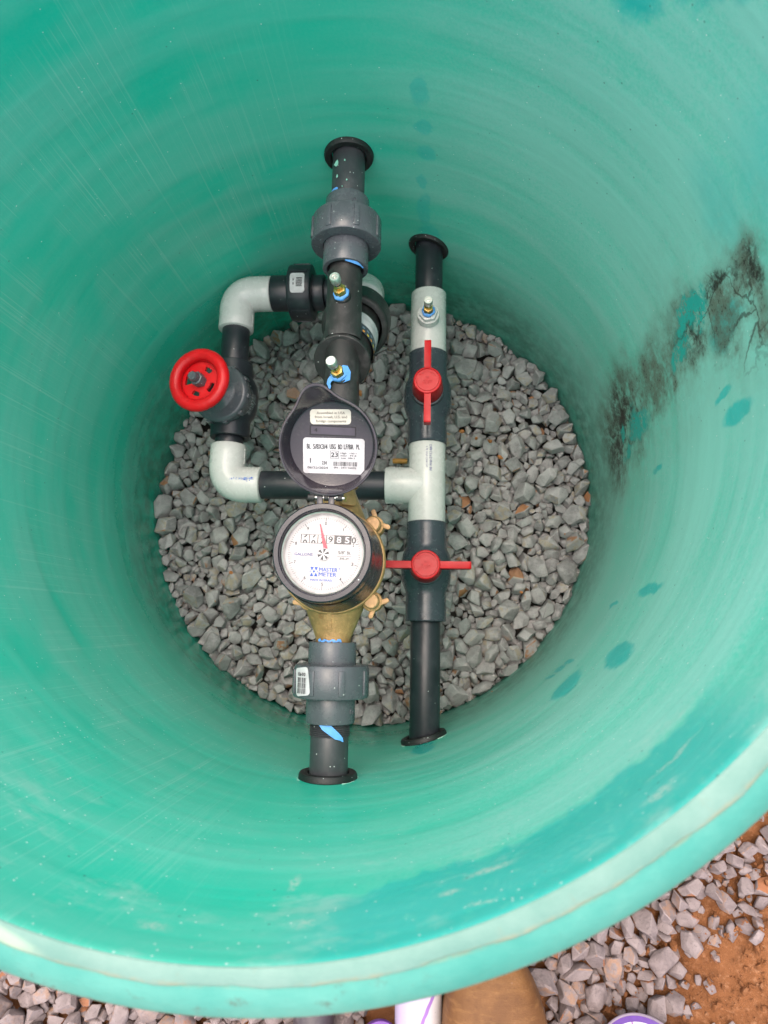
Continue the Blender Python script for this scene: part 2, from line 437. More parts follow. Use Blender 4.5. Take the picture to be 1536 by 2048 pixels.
    d2 = t.math('MULTIPLY', t.rng(v2.outputs['Distance'], .10, .2, 1, 0), t.rng(t.math('ADD', t.sep(v2.outputs['Color'])[1], t.math('MULTIPLY', side, .03)), .975, .99))
    col = t.mix(t.math('MULTIPLY', d2, .55), col, (.05, .10, .08))
    # mould stain climbing the right wall
    Pm = warp(.055, .016)
    st = acc([blob(Pm, 8.5, .130, .050, .042, 0, .7), blob(Pm, 11.5, .20, .048, .055, -8, .6), blob(Pm, 12.6, .285, .032, .05, -5, .6), blob(Pm, 13.4, .36, .026, .045, 0, .6),
              blob(Pm, 10.5, .43, .030, .026, 20, .6), blob(Pm, 13, .465, .024, .022, 20, .6), blob(Pm, 6, .475, .020, .016, 0, .7)])
    core = acc([blob(Pm, 6.5, .13, .030, .030, 0, .7), blob(Pm, 10.5, .175, .034, .040, 0, .7), blob(Pm, 13.2, .37, .016, .030, 0, .7), blob(Pm, 14.6, .432, .006, .020, 0, .6), blob(Pm, 12.6, .472, .011, .013, 0, .7)])
    n3 = t.noise(c, 55, 6, .72); n4 = t.noise(c, 300, 4, .75)
    veil = acc([blob(Pm, 9, .17, .085, .10, -6, .9), blob(Pm, 12, .32, .06, .10, -6, .9), blob(Pm, 10, .45, .06, .05, 10, .9)])
    col = t.mix(t.math('MULTIPLY', veil, t.rng(n3, .3, .65, .05, .38)), col, (.19, .27, .19))
    col = t.mix(t.math('MULTIPLY', st, t.rng(n3, .28, .60, .22, .88)), col, (.110, .120, .085))
    grit = t.math('MULTIPLY', core, t.rng(t.math('ADD', n4, t.math('MULTIPLY', t.math('SUBTRACT', n3, .5), 1.3)), .34, .62))
    col = t.mix(t.math('MULTIPLY', grit, .90), col, (.014, .012, .010))
    gr2 = t.math('MULTIPLY', st, t.rng(t.math('ADD', n4, t.math('MULTIPLY', n3, .8)), .98, 1.12))
    col = t.mix(t.math('MULTIPLY', gr2, .85), col, (.022, .018, .012))
    # winding crack lines in the stain
    cr = t.n.new('ShaderNodeTexVoronoi'); cr.feature = 'DISTANCE_TO_EDGE'; t.set(cr.inputs['Vector'], Pa); cr.inputs['Scale'].default_value = 26
    crm = t.math('MULTIPLY', t.rng(cr.outputs[0], .030, .008), acc([blob(Pm, 7.5, .455, .035, .022, 0, .5), blob(Pm, 13, .41, .02, .04, 0, .5)]))
    col = t.mix(t.math('MULTIPLY', crm, .7), col, (.04, .035, .025))
    # clean islands scratched through the stain
    isl = acc([blob(Pm, 7.4, .215, .017, .034, 0, .3), blob(Pm, 14.2, .395, .014, .02, 0, .3), blob(Pm, 3.6, .170, .008, .015, 0, .3), blob(Pm, 11.6, .345, .010, .024, 0, .3), blob(Pm, 15.2, .37, .010, .03, 0, .3), blob(Pm, 8.4, .165, .006, .010, 0, .3)])
    isl = t.math('MULTIPLY', isl, t.rng(t.math('ADD', n4, t.math('MULTIPLY', t.math('SUBTRACT', n3, .5), 1.2)), .40, .48))
    col = t.mix(isl, col, (.020, .37, .31))
    # shade painted into the wall colour, darker down towards the stones
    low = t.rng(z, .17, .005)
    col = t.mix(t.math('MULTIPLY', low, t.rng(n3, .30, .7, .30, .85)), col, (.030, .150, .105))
    rough = t.math('ADD', t.math('MULTIPLY', k, .22), t.rng(z, .0, .3, .20, .33))
    rough = t.math('SUBTRACT', rough, t.math('MULTIPLY', clean, .12))
    h = t.math('ADD', t.math('MULTIPLY', band, 1.0), t.math('MULTIPLY', fine, .02))
    h = t.math('ADD', h, t.math('MULTIPLY', patch, .6))
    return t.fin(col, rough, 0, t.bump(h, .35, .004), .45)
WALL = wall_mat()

def rim_mat(name, base, dirt, pale):
    t = NT(name); c = t.coord(); x, y, z = t.sep(c)
    th = t.math('ARCTAN2', y, x)
    P = t.comb(t.math('MULTIPLY', th, .32), z, 0)
    n = t.noise(c, 16, 5, .62); n2 = t.noise(c, 85, 5, .7); n3 = t.noise(c, 500, 3)
    col = t.mix(t.rng(n, .3, .72), tuple(v * .9 for v in base), pale)
    col = t.mix(t.math('MULTIPLY', t.rng(n2, .56, .78), t.rng(n, .42, .58)), col, dirt)
    r = t.math('SQRT', t.math('ADD', t.math('MULTIPLY', x, x), t.math('MULTIPLY', y, y)))
    # dirty line in the crease and along the outer edge
    cre = t.math('MULTIPLY', t.rng(t.math('ABSOLUTE', t.math('SUBTRACT', r, .3135)), .0022, .0002), t.rng(n2, .38, .6))
    cre2 = t.math('MULTIPLY', t.rng(r, .3275, .3312), t.rng(n2, .3, .65))
    col = t.mix(t.math('MULTIPLY', t.math('MAXIMUM', cre, cre2), .55), col, (.30, .27, .17))
    for a_, r_, ln_, wd_, cc in ((-121, .3085, .030, .0036, (.52, .50, .38)), (-117.2, .3110, .022, .0022, (.56, .55, .40)), (-112, .3080, .035, .0030, (.34, .42, .30)), (-106, .310, .020, .003, (.36, .46, .34))):
        m_ = t.mapv(t.comb(t.math('MULTIPLY', th, .32), r, 0), (R_(a_) * .32, r_, 0), (0, 0, R_(6)), (ln_, wd_, 1), 'TEXTURE')
        col = t.mix(t.math('MULTIPLY', t.rng(t.vmath('LENGTH', m_, None, 1), 1.4, .5), t.rng(n2, .25, .6, .3, .85)), col, cc)
    # blue marker dots and a smear of filler
    def dot(deg, rr, s, cc, col, a=.9):
        d = t.vmath('DISTANCE', t.vmath('ADD', c, t.vmath('SCALE', t.vmath('SUBTRACT', t.noise(c, 300, 2, .5, 1), (.5, .5, .5)), None)), (rr * math.cos(R_(deg)), rr * math.sin(R_(deg)), PH - (0.0 if rr < .314 else .0075)), 1)
        return t.mix(t.math('MULTIPLY', t.rng(d, s * 1.2, s * .7), a), col, cc)
    for dg_, rr, s in ((-116.2, .3052, .0016), (-115.9, .3055, .0014), (-114.6, .3056, .0012), (-119.0, .3195, .0014), (-119.3, .3290, .0016)):
        col = dot(dg_, rr, s, (.01, .09, .40), col)
    return t.fin(col, t.rng(n2, .3, .7, .48, .68), 0, t.bump(t.math('ADD', n2, t.math('MULTIPLY', n3, .2)), .35, .0015), .30)
LIP = rim_mat('rim_lip_fibreglass', (.140, .290, .240), (.23, .235, .17), (.215, .335, .285))
SKIRT = rim_mat('rim_flange_fibreglass', (.070, .345, .285), (.11, .15, .12), (.135, .40, .33))

pit = thing('meter_pit', 'round green fibreglass pit open at the top with a flanged rim', 'meter pit', (0, 0, 0))
NS = 320
bm = bmesh.new()
rs = random.Random(3)
ph = [rs.random() * 6.28 for _ in range(12)]
def wob(a, z):      # slightly uneven hand laid wall
    return .0007 * math.sin(3 * a + ph[0]) + .0005 * math.sin(2 * a + z * 19 + ph[1]) + .0004 * math.sin(5 * a - z * 33 + ph[2])
zs = [-.09 + i * (PH - .012 + .09) / 70 for i in range(71)]
prof_in = [(z, PR - .0008) for z in zs] + [(PH - .006, PR - .0008), (PH - .0025, PR - .0007), (PH - .0008, PR - .0002)]
lathe(bm, prof_in, (0, 0, 0), (0, 0, 1), NS, lambda a, s, r: r + wob(a, s))
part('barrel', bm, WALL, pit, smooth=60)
bm = bmesh.new()
def lipw(a, s, r):
    f = max(0, min(1, (r - .3045) / .004))
    j = .0005 * math.sin(23 * a + ph[3]) + .0004 * math.sin(41 * a + ph[4]) + .0003 * math.sin(97 * a + ph[5])
    aa = a - R_(-124)            # the thick resin run on the near left of the rim
    aa = math.atan2(math.sin(aa), math.cos(aa))
    run = .0022 * math.exp(-(aa / .16) ** 2) - .0015 * math.exp(-((aa + .0 - .17) / .05) ** 2)
    return r + wob(a, PH) * (1 - f) + (j + run) * f
lathe(bm, [(PH - .0008, PR - .0002), (PH - .0002, PR + .0003), (PH, PR + .001), (PH + .0001, PR + .004), (PH, .3126), (PH - .0004, .3133), (PH - .0016, .3137), (PH - .0034, .3138)], (0, 0, 0), (0, 0, 1), NS, lipw)
part('rim_lip', bm, LIP, pit, 'pale rounded top lip of the rim', smooth=50)
bm = bmesh.new()
lathe(bm, [(PH - .0040, .3080), (PH - .0030, .3120), (PH - .0030, .3140), (PH - .0032, .3155), (PH - .0055, .3215), (PH - .0105, .3285), (PH - .0128, .3302), (PH - .0165, .3310), (PH - .030, .3308), (PH - .034, .3298), (PH - .035, .327),
           (PH - .035, .3175), (PH - .05, .3165), (-.09, .3165)], (0, 0, 0), (0, 0, 1), NS)
part('rim_flange', bm, SKIRT, pit, smooth=40)
# thin resin run that hangs from the lip over the flange
bm = bmesh.new()
a0 = R_(-108.4)
for k, (w_, ln) in enumerate(((.0022, .013),)):
    pr = []
    for i in range(9):
        t_ = i / 8; r = .3118 + t_ * ln; zz = PH - .0004 - (max(0, r - .3136) ** 1.25) * 1.55 
        pr.append((r, zz))
    pts = [Vector((r * math.cos(a0), r * math.sin(a0), zz)) for r, zz in pr]
    sweep(bm, pts, [w_ * (1 - .45 * i / 8) * (.5 if i in (0, 8) else 1) for i in range(9)], 10)
part('resin_run', bm, LIP, pit)

# ------------------------------------------------------------------ ground outside
def soil_mat():
    t = NT('red_soil'); c = t.coord()
    n = t.noise(c, 9, 6, .65); n2 = t.noise(c, 130, 5, .7); n3 = t.noise(c, 700, 3, .6)
    col = t.mix(t.rng(n, .3, .7), (.20, .075, .028), (.33, .135, .055))
    col = t.mix(t.rng(n2, .5, .75), col, (.42, .20, .10))
    sp = t.math('MULTIPLY', t.rng(t.vor(c, 600), .2, .1), t.rng(n3, .55, .6))
    col = t.mix(t.math('MULTIPLY', sp, .5), col, (.62, .45, .33))
    return t.fin(col, .85, 0, t.bump(t.math('ADD', n2, t.math('MULTIPLY', n3, .5)), .8, .004), .2)
SOIL = soil_mat()
GZ = .088
bm = bmesh.new()
ax = [-60, -20, -6, -2.5, -1.4] + [-1.0 + .0125 * i for i in range(161)] + [1.4, 2.5, 6, 20, 60]
grid = []
from mathutils import noise as mnoise
for a in ax:
    row = []
    for b in ax:
        r = math.hypot(a, b)
        e = (a - .395) * .80 + (b + .5) * -.6        # the soil bank to the lower right rises over the gravel
        h = GZ + .030 * max(0, min(1, (e + .03) / .09)) if r < 1.6 else GZ + .03
        h += (.006 * mnoise.noise(Vector((a * 14, b * 14, 0))) + .003 * mnoise.noise(Vector((a * 45, b * 45, 3)))) if r < 1.5 else .4 * mnoise.noise(Vector((a * .15, b * .15, 7))) * min(1, (r - 1.5) / 6)
        if r < .3185: h = -.14
        row.append(bm.verts.new((a, b, h)))
    grid.append(row)
for i in range(len(ax) - 1):
    for j in range(len(ax) - 1):
        bm.faces.new((grid[i][j], grid[i + 1][j], grid[i + 1][j + 1], grid[i][j + 1]))
ground = link('ground', bm, SOIL, None, 60); ground['kind'] = 'structure'

# ------------------------------------------------------------------ pipework
ZL, ZR, XR = .2928, .1432, .0818
Yv = Vector((0, 1, 0)); Zv = Vector((0, 0, 1)); Xv = Vector((1, 0, 0))

def grommet(x, z, sgn, label):
    y = sgn * math.sqrt(PR * PR - x * x); n = Vector((-x, -y, 0)).normalized()
    p = Vector((x, y, z))
    t = thing('pipe_grommet', label, 'grommet', p, 'rubber grommets where pipes pass the wall')
    bm = L([(.0002, .0174), (.0002, .0245), (.0012, .0256), (.0045, .0254), (.0062, .0243), (.0066, .0228), (.0060, .0210), (.0064, .0196), (.0058, .0182), (.0030, .0174), (.0002, .0174)], p, n, 48)
    part('seal_ring', bm, MT['rubber'], t)
    # torn pale edge of the cut hole, peeping out round the rubber
    rg = random.Random(int(x * 1000) + sgn); bm = bmesh.new(); F = frame(n)
    for a0_, a1_ in ((2.2, 3.5), (5.4, 6.9), (4.2, 4.6)):
        N = 14; pts = []; rad = []
        for i in range(N):
            a = a0_ + (a1_ - a0_) * i / (N - 1) + rg.uniform(-.02, .02); r = .0262 + rg.uniform(-.0004, .0009)
            pts.append(p + F @ Vector((r * math.cos(a), r * math.sin(a), .0010))); rad.append(rg.uniform(.0003, .0008))
        sweep(bm, pts, rad, 6)
    part('torn_edge', bm, flatc('torn_fibre', (.42, .66, .55)), t)
    return t
_fc = {}
def flatc(n, c, r=.5):
    if n not in _fc: _fc[n] = flat(n, c, r)
    return _fc[n]
grommet(-.0003, ZL, 1, 'black rubber grommet where the meter line leaves the far wall')
grommet(-.0003, ZL, -1, 'black rubber grommet where the meter line enters the near wall')
grommet(XR, ZR, 1, 'black rubber grommet where the valve line meets the far wall')
grommet(XR, ZR, -1, 'black rubber grommet where the valve line meets the near wall')

def pipe(p0, p1, r, mat, label, name='pipe', thread=None, group='black plastic pipe lengths'):
    p0, p1 = Vector(p0), Vector(p1); d = p1 - p0; ln = d.length
    t = thing(name, label, 'pipe', (p0 + p1) / 2, group)
    part('tube', L(solid(0, ln, r, .0009), p0, d, 48), mat, t)
    if thread:
        a, b = thread; bm = bmesh.new(); prof = [(a, r - .0016)]; k = int((b - a) / .0022)
        for i in range(k):
            s = a + i * .0022; prof += [(s + .0004, r - .0010), (s + .0011, r + .0006 - .0004 * 0), (s + .0018, r - .0010)]
        prof += [(b, r - .0016)]
        part('thread', L(prof, p0, d, 40), mat, t)
    return t
PO = .0167
pipe((0, -.309, ZL), (0, -.2560, ZL), PO, MT['nipple'], 'short speckled charcoal pipe between the near grommet and the union', thread=None)
pipe((0, .309, ZL), (0, .2510, ZL), PO, MT['nipple'], 'short charcoal pipe with green chips below the far grommet')
pipe((XR, -.300, ZR), (XR, -.1640, ZR), PO, MT['pipe'], 'long black pipe from the cross-handled valve to the near wall')
pipe((XR, .300, ZR), (XR, .2240, ZR), PO, MT['pipe'], 'black pipe from the far wall into the white tee with a test port')
pipe((-.1140, -.0115, ZR), (.0352, -.0115, ZR), PO, MT['pipe'], 'black crossing pipe running under the open meter lid')
pipe((-.1555, .0335, ZR), (-.1555, .0475, ZR), PO, MT['pipe'], 'very short black nipple between gate valve and lower white elbow')
pipe((-.1555, .1350, ZR), (-.1555, .1880, ZR), PO, MT['pipe'], 'black pipe between the gate valve and the upper white elbow')
pipe((-.1150, .232, ZR), (-.1100, .232, ZR), PO, MT['pipe'], 'black pipe stub between the upper white elbow and the union')
pipe((-.0470, .232, ZR), (-.0180, .2345, ZR), PO, MT['pipe'], 'black pipe from the stickered union passing behind the filter')

# green chips of fibreglass on the far pipe
bm = bmesh.new(); rg = random.Random(8)
for a, y, s in ((-.62, .283, .0036), (-.1, .284, .0012), (-.55, .268, .0018), (.05, .262, .0009), (-.2, .255, .0008)):
    c0 = Vector((math.sin(a) * (PO + .0006), y, ZL + math.cos(a) * (PO + .0006))); n = Vector((math.sin(a), 0, math.cos(a)))
    F = frame(n, Yv); prism(bm, [(math.cos(q) * s * rg.uniform(.5, 1), math.sin(q) * s * rg.uniform(.7, 1.3)) for q in (0, 1.1, 2.2, 3.3, 4.3, 5.3)], c0, F.col[0], F.col[1], .0005)
tag(link('fibre_chip', bm, flatc('fibre_chip_green', (.30, .62, .50))), 'pale green fibreglass chips stuck on the far charcoal pipe', 'chips')

def union(p0, d, up, LA, LN, LB, ra, rn, rb, label, mat, sticker=None, tape=(), boss=()):
    """end piece A, big nut, end piece B one after the other along d"""
    p0 = Vector(p0); d = Vector(d).normalized(); up = Vector(up)
    t = thing('pipe_union', label, 'pipe union', p0 + d * (LA + LN / 2), 'pipe unions with big nuts')
    part('end_piece', L(sleeve(0, LA + .004, ra, PO + .0004), p0, d, 56), mat, t)
    part('end_piece', L(sleeve(LA + LN - .004, LA + LN + LB, rb, PO + .0012, .0010, .007), p0, d, 56), mat, t)
    b = .0035
    prof = [(LA, rb * .9), (LA, rn - b), (LA + b * .3, rn - b * .3), (LA + b, rn), (LA + LN - b * .6, rn), (LA + LN - b * .2, rn - b * .2), (LA + LN, rn - b * .8), (LA + LN, rb + .0006), (LA + LN - .003, rb + .0003), (LA + LN - .003, rb * .9)]
    nut = part('nut', L(prof, p0, d, 72), mat, t)
    s = d.cross(up).normalized(); u = s.cross(d).normalized()
    for k in range(8):
        a = 2 * PI * k / 8 + .38; n = u * math.cos(a) + s * math.sin(a); bm = bmesh.new(); M = Matrix((n.cross(d), d, n)).transposed()
        box(bm, p0 + d * (LA + LN * .52) + n * (rn + .0002), (.0052, LN * .72, .0018), M, .0005)
        part('grip_rib', bm, mat, nut)
    if boss:
        bm = bmesh.new()
        for s_, a in boss:
            n = u * math.cos(a) + s * math.sin(a); r_ = ra if s_ < LA else rb
            lathe(bm, [(0, .0026), (.0012, .0026), (.0012, .0017), (.0006, .0016), (.0006, 0)], p0 + d * s_ + n * (r_ - .0004), n, 16)
        part('moulding_mark', bm, mat, t)
    return t, nut, (s, u)

# upper union on the meter line
uA, nutA, fr = union((0, .2500, ZL), (0, -1, 0), Zv, .0210, .0300, .0245, .0220, .0350, .0226, 'dark grey union with blue tape on the far end of the meter line', MT['grey'], boss=((.012, -.45),))
def tape_strip(parent, pts, w, nrm, mat=None):
    bm = bmesh.new(); n = len(pts); rows = []
    for i, p in enumerate(pts):
        p = Vector(p); q = (Vector(pts[min(n - 1, i + 1)]) - Vector(pts[max(0, i - 1)])).normalized(); nn = Vector(nrm[i] if isinstance(nrm, list) else nrm)
        sd_ = q.cross(nn).normalized(); ww = w[i] if isinstance(w, list) else w
        rows.append((bm.verts.new(p - sd_ * ww), bm.verts.new(p + sd_ * ww), bm.verts.new(p - sd_ * ww - nn * .0003), bm.verts.new(p + sd_ * ww - nn * .0003)))
    for A, B in zip(rows, rows[1:]):
        bm.faces.new((A[0], A[1], B[1], B[0])); bm.faces.new((A[2], B[2], B[3], A[3])); bm.faces.new((A[0], B[0], B[2], A[2])); bm.faces.new((A[1], A[3], B[3], B[1]))
    return part('thread_tape', bm, mat or MT['tape'], parent, smooth=60)
def ringpts(y, r, a0, a1, n=12, dy=None, cx=0, cz=ZL):
    P, N = [], []
    for i in range(n):
        a = a0 + (a1 - a0) * i / (n - 1); yy = y + (dy(i / (n - 1)) if dy else 0)
        P.append((cx + math.sin(a) * r, yy, cz + math.cos(a) * r)); N.append((math.sin(a), 0, math.cos(a)))
    return P, N
P_, N_ = ringpts(.1742, .0195, .12, 1.25, 12, lambda t: -.0012 * t)
tape_strip(uA, P_, [.0006 + .0008 * math.sin(PI * min(1, i / 9)) for i in range(12)], [(n[0], -1.2, n[2]) for n in N_])
P_, N_ = ringpts(.2520, .0180, -1.15, -.45, 8, lambda t: .0018 * t)
tape_strip(uA, P_, [.0012, .0022, .0028, .0030, .0030, .0026, .0024, .0010], N_)

# lower union on the meter line, with its barcode sticker
uB, nutB, fr = union((0, -.1880, ZL), (0, -1, 0), Zv, .0192, .0288, .0215, .0214, .0334, .0216, 'dark grey union with a white barcode sticker just below the water meter', MT['grey'], boss=((.059, -1.15),))
bm = bmesh.new(); cm = cyl_map((0, -.2212, ZL), (0, 1, 0), Zv, .0336)
A0 = -.0205
def off(P): return lambda a, b: P(a + A0, b)
cmo = lambda lift: off(cm(lift))
sk = [(x * math.cos(-.13) - y * math.sin(-.13), x * math.sin(-.13) + y * math.cos(-.13)) for x, y in rrect(.0165, .0235, .003)]
sk = [(-x, y) for x, y in sk]
SGN = -1   # arc direction runs towards -x
def onB(lift):
    P = cm(lift); return lambda a, b: P(SGN * 0 + (-(a) + .0225), b)
curved_patch(bm, sk, onB, .0012, 0)
for i, xw in enumerate((-5, -4.4, -3.8, -2.9, -1.6, -.9, .6, 1.2, 2.1, 3.0, 3.7, 4.6)):
    for k in range(3):
        quad(bm, xw * .001, -.0098 + k * .0045, xw * .001 + (.00035 if i % 3 else .0007), -.0055 + k * .0045 - .0001, onB(.0014), 1)
text(bm, '836-010', -.0002, .0062, .0030, .0088, 1, onB(.0014))
part('sticker', bm, [MT['label'], MT['ink']], nutB, 'white barcode sticker')
# loose strip of tape hanging out below
bm = bmesh.new()
Pt = [(-.006, -.2530, ZL + .0195), (-.001, -.2585, ZL + .0192), (.004, -.2625, ZL + .0185), (.009, -.2665, ZL + .0172), (.0125, -.2690, ZL + .0150), (.0138, -.2715, ZL + .0132)]
tape_strip(uB, Pt, [.0032, .0038, .0034, .0030, .0016, .0003], (.1, 0, 1))
P_, N_ = ringpts(-.1870, .0168, -.7, .62, 14, lambda t: .0010 * math.sin(t * 23))
tape_strip(uB, P_, [.0010 + .0006 * math.sin(i * 2.3) for i in range(14)], N_)
bm = bmesh.new()
prof = []
for i in range(8): prof += [(i * .0016, PO + .0001), (i * .0016 + .0008, PO + .0011)]
prof = [(0, PO - .001)] + prof + [(.0128, PO - .001)]
part('thread', L(prof, (0, -.2560, ZL), (0, -1, 0), 48), MT['nipple'], uB)

# union in the left loop
uC, nutC, fr = union((-.1120, .232, ZR), (1, .0, 0), Zv, .0230, .0290, .0140, .0216, .0336, .0216, 'black union with a small white sticker beside the upper white elbow', MT['pipe'])
bm = bmesh.new(); cm2 = cyl_map((-.0745, .232, ZR), (1, 0, 0), Zv, .0338)
def onC(lift):
    P = cm2(lift); return lambda a, b: P(-(b) - .004, a)      # a along the axis, b towards +y
curved = [(y, x) for x, y in rrect(.0200, .0235, .003)]
def cmC(lift):
    P = cm2(lift); return lambda a, b: P(a - .004, b)
curved_patch(bm, [(x, y) for x, y in rrect(.0240, .0175, .003)], cmC, .0011, 0)
def onC2(lift):
    P = cm2(lift); return lambda a, b: P(-b - .004, a)
SC = 1 if (cm2(0)(.01, 0)).y < (cm2(0)(0, 0)).y else -1
def onC3(lift):
    P = cm2(lift); return lambda a, b: P(-.004 - SC * b, a)
quad(bm, -.0010, .0040, .0062, .0056, onC3(.0013), 1)
for k in range(9): quad(bm, -.0014, -.0048 + k * .0009, .0060, -.0048 + k * .0009 + (.0004 if k % 2 else .0006), onC3(.0013), 2)
quad(bm, -.0052, -.003, -.0040, .0045, onC3(.0013), 2)
part('sticker', bm, [MT['label'], MT['ink'], MT['ink_soft']], nutC, 'small white sticker')

# ------------------------------------------------------------------ white fittings
RW = .0213
def elbow(c, d1, l1, d2, l2, label, marks=None):
    c = Vector(c); d1 = Vector(d1).normalized(); d2 = Vector(d2).normalized()
    t = thing('white_elbow', label, 'pipe elbow', c, 'white plastic elbows')
    pts = []; br = .0235
    pts += [c + d1 * l1, c + d1 * (l1 - .0006), c + d1 * (l1 - .001), c + d1 * ((l1 + br) / 2), c + d1 * br]
    ang = math.acos(max(-1, min(1, d1.dot(d2))))
    for i in range(1, 12):
        s = i / 12; pts.append(c + d1 * br * (1 - s) ** 2 + d2 * br * s ** 2 + (d1 + d2) * 0)
    pts += [c + d2 * br, c + d2 * ((l2 + br) / 2), c + d2 * (l2 - .001), c + d2 * (l2 - .0006), c + d2 * l2]
    n = len(pts); rad = [RW] * n; rad[0] = RW - .0010; rad[1] = RW - .0003; rad[-1] = RW - .0010; rad[-2] = RW - .0003
    bm = sweep(bmesh.new(), pts, rad, 48, True)
    body = part('body', bm, MT['white'], t, smooth=50)
    return t, body
E1, b1 = elbow((-.1558, .2318, ZR), (1, 0, 0), .0435, (0, -1, 0), .0480, 'cream white elbow at the far corner above the red handwheel')
E2, b2 = elbow((-.1555, -.0115, ZR), (0, 1, 0), .0480, (1, 0, 0), .0430, 'white elbow with smudged blue print at the near corner of the loop')
FD = Vector((.008, .151, -.142)).normalized()            # axis of the filter canister, pointing down and away
FQ = Vector((.008, .236, ZR))
E3, b3 = elbow(FQ, (-1, 0, 0), .0400, -FD, .0420, 'white elbow half hidden behind the black filter canister')
# moulded size marks on the corner and a smudged print line
bm = bmesh.new(); P = lambda a, b: Vector((-.1320 + a, -.0085 + b, ZR + math.sqrt(max(0, RW ** 2 - (b + .003) ** 2)) + .00025))
scribble(bm, -.013, .013, 0, .0028, P, 21)
bm2 = bmesh.new()
rg = random.Random(2)
for i in range(26):
    a = rg.gauss(.0065, .0035); b = rg.gauss(-.0004, .0016); s = rg.uniform(.0003, .0010)
    poly(bm, [(a + s * math.cos(q) * rg.uniform(.6, 1.3), b + s * math.sin(q)) for q in (0, 1, 2, 3, 4, 5)], P, 0 if rg.random() < .7 else 1)
part('print_line', bm, [MT['ink_blue'], flatc('ink_smudge', (.30, .42, .62))], b2)
bm2.free()
def ridges(base, d, across, n, step, parent):
    bm = bmesh.new()
    for i in range(n): box(bm, Vector(base) + Vector(d) * (i * step), (.0012, .0022, .0011), frame(across, d), .0003)
    part('moulded_letters', bm, MT['white'], parent)
ridges((-.1555 + .0211, .014, ZR + .004), (0, 1, 0), Xv, 6, .0032, b2)
ridges((-.1555 + .0211, .188, ZR + .004), (0, 1, 0), Xv, 5, .0032, b1)

# tee with the branch to the left
tee = thing('white_tee', 'white tee between the two red handled valves, branch pointing left', 'pipe tee', (XR, -.0115, ZR), 'white plastic tees')
bm = L(sleeve(0, .0935, RW, PO + .0004), (XR, -.0552, ZR), Yv, 56)
tb = part('run', bm, MT['white'], tee)
bm = L(sleeve(.004, .0480, RW, PO + .0004), (XR, -.0115, ZR), (-1, 0, 0), 56)
tbr = part('branch', bm, MT['white'], tee)
bm = bmesh.new()
def PT(a, b): return Vector((XR + .002 + a, .0170 + b, ZR + math.sqrt(RW ** 2 - (.002 + a) ** 2) + .00025))
Pv = lambda a, b: PT(b, a)
def PV(a, b): return PT(b, -a)
scribble(bm, -.015, .015, .0022, .0030, PV, 22)
scribble(bm, -.013, .011, -.0022, .0020, PV, 23)
part('print_line', bm, [MT['ink_violet']], tb)
bm = bmesh.new()
for k in range(7): box(bm, (XR - .046 + k * .0030, -.0115 - .0211, ZR + .003), (.0016, .0010, .0020), None, .0003)
part('moulded_letters', bm, MT['white'], tbr); bm = bmesh.new()
for k in range(5): box(bm, (XR - .044 + k * .0030, -.0115 + .0211, ZR + .003), (.0016, .0010, .0020), None, .0003)
part('moulded_letters', bm, MT['white'], tbr)

# tee with the port looking up
tee2 = thing('white_tee', 'white tee on the far valve line carrying a brass test port', 'pipe tee', (XR, .187, ZR), 'white plastic tees')
part('run', L(sleeve(0, .0790, RW, PO + .0004), (XR, .1484, ZR), Yv, 56), MT['white'], tee2)
port = part('port_boss', L([(.010, 0), (.010, .0128), (.0305, .0128), (.0312, .0124), (.0312, .0100), (.0300, .0098), (.0300, 0)], (XR, .187, ZR), Zv, 48), MT['white'], tee2)
bm = bmesh.new(); prism(bm, [(.0112 * math.cos(R_(60 * i + 10)), .0112 * math.sin(R_(60 * i + 10))) for i in range(6)], (XR, .187, ZR + .0300), Xv, Yv, .0060, .0006)
part('hex_bushing', bm, MT['white'], tee2)

def test_port(base, d, label, hexr=.0062, collar=True, tape=True):
    base = Vector(base); d = Vector(d).normalized()
    t = thing('test_port', label, 'test port', base, 'brass test ports with metal caps')
    if collar: part('collar', L([(-.003, .0085), (.0010, .0085), (.0016, .0080), (.0016, 0)], base, d, 28), MT['filter'], t)
    if tape:
        rg = random.Random(int(base.y * 9999)); bm = L([(.0012, .0060), (.0018, .0074), (.0036, .0078), (.0052, .0072), (.0056, .0058)], base, d, 26, lambda a, s, r: r * (1 + .06 * math.sin(3 * a + s * 900) + .04 * math.sin(7 * a)))
        part('thread_tape', bm, MT['tape'], t, smooth=70)
    F = frame(d); bm = bmesh.new()
    prism(bm, [(hexr * math.cos(R_(60 * i)), hexr * math.sin(R_(60 * i))) for i in range(6)], base + d * .0048, F.col[0], F.col[1], .0062, .0005)
    lathe(bm, [(.0110, .0036), (.0125, .0036), (.0150, .0040), (.0158, .0036), (.0165, .0030), (.0172, 0)], base, d, 20)
    part('brass_body', bm, MT['brass'], t)
    part('stem', L([(.0160, .0), (.0160, .0032), (.0225, .0032), (.0226, .0), ], base, d, 20), MT['chrome_dark'], t)
    cap = part('cap', L([(.0200, 0), (.0200, .0046), (.0212, .0050), (.0272, .0050), (.0280, .0045), (.0280, .0028), (.0270, .0026), (.0270, .0017), (.0278, .0015), (.0280, 0)], base, d, 28), MT['steel'], t)
    return t
tp1 = test_port((0.0, .1385, ZL + .0168), (-.13, .16, 1), 'brass test port on the filter tube just below the taped union')
tp2 = test_port((0.0005, .0575, ZL + .0166), (-.17, .13, 1), 'brass test port wrapped in loose blue tape right above the open meter lid')
bm = bmesh.new()
tape_strip(tp2, [(-.006, .054, ZL + .021), (-.0085, .0515, ZL + .020), (-.0095, .0490, ZL + .0185), (-.0085, .0465, ZL + .0175), (-.0088, .0435, ZL + .0165)], [.0025, .0022, .0018, .0015, .0002], (-.3, -.3, 1))
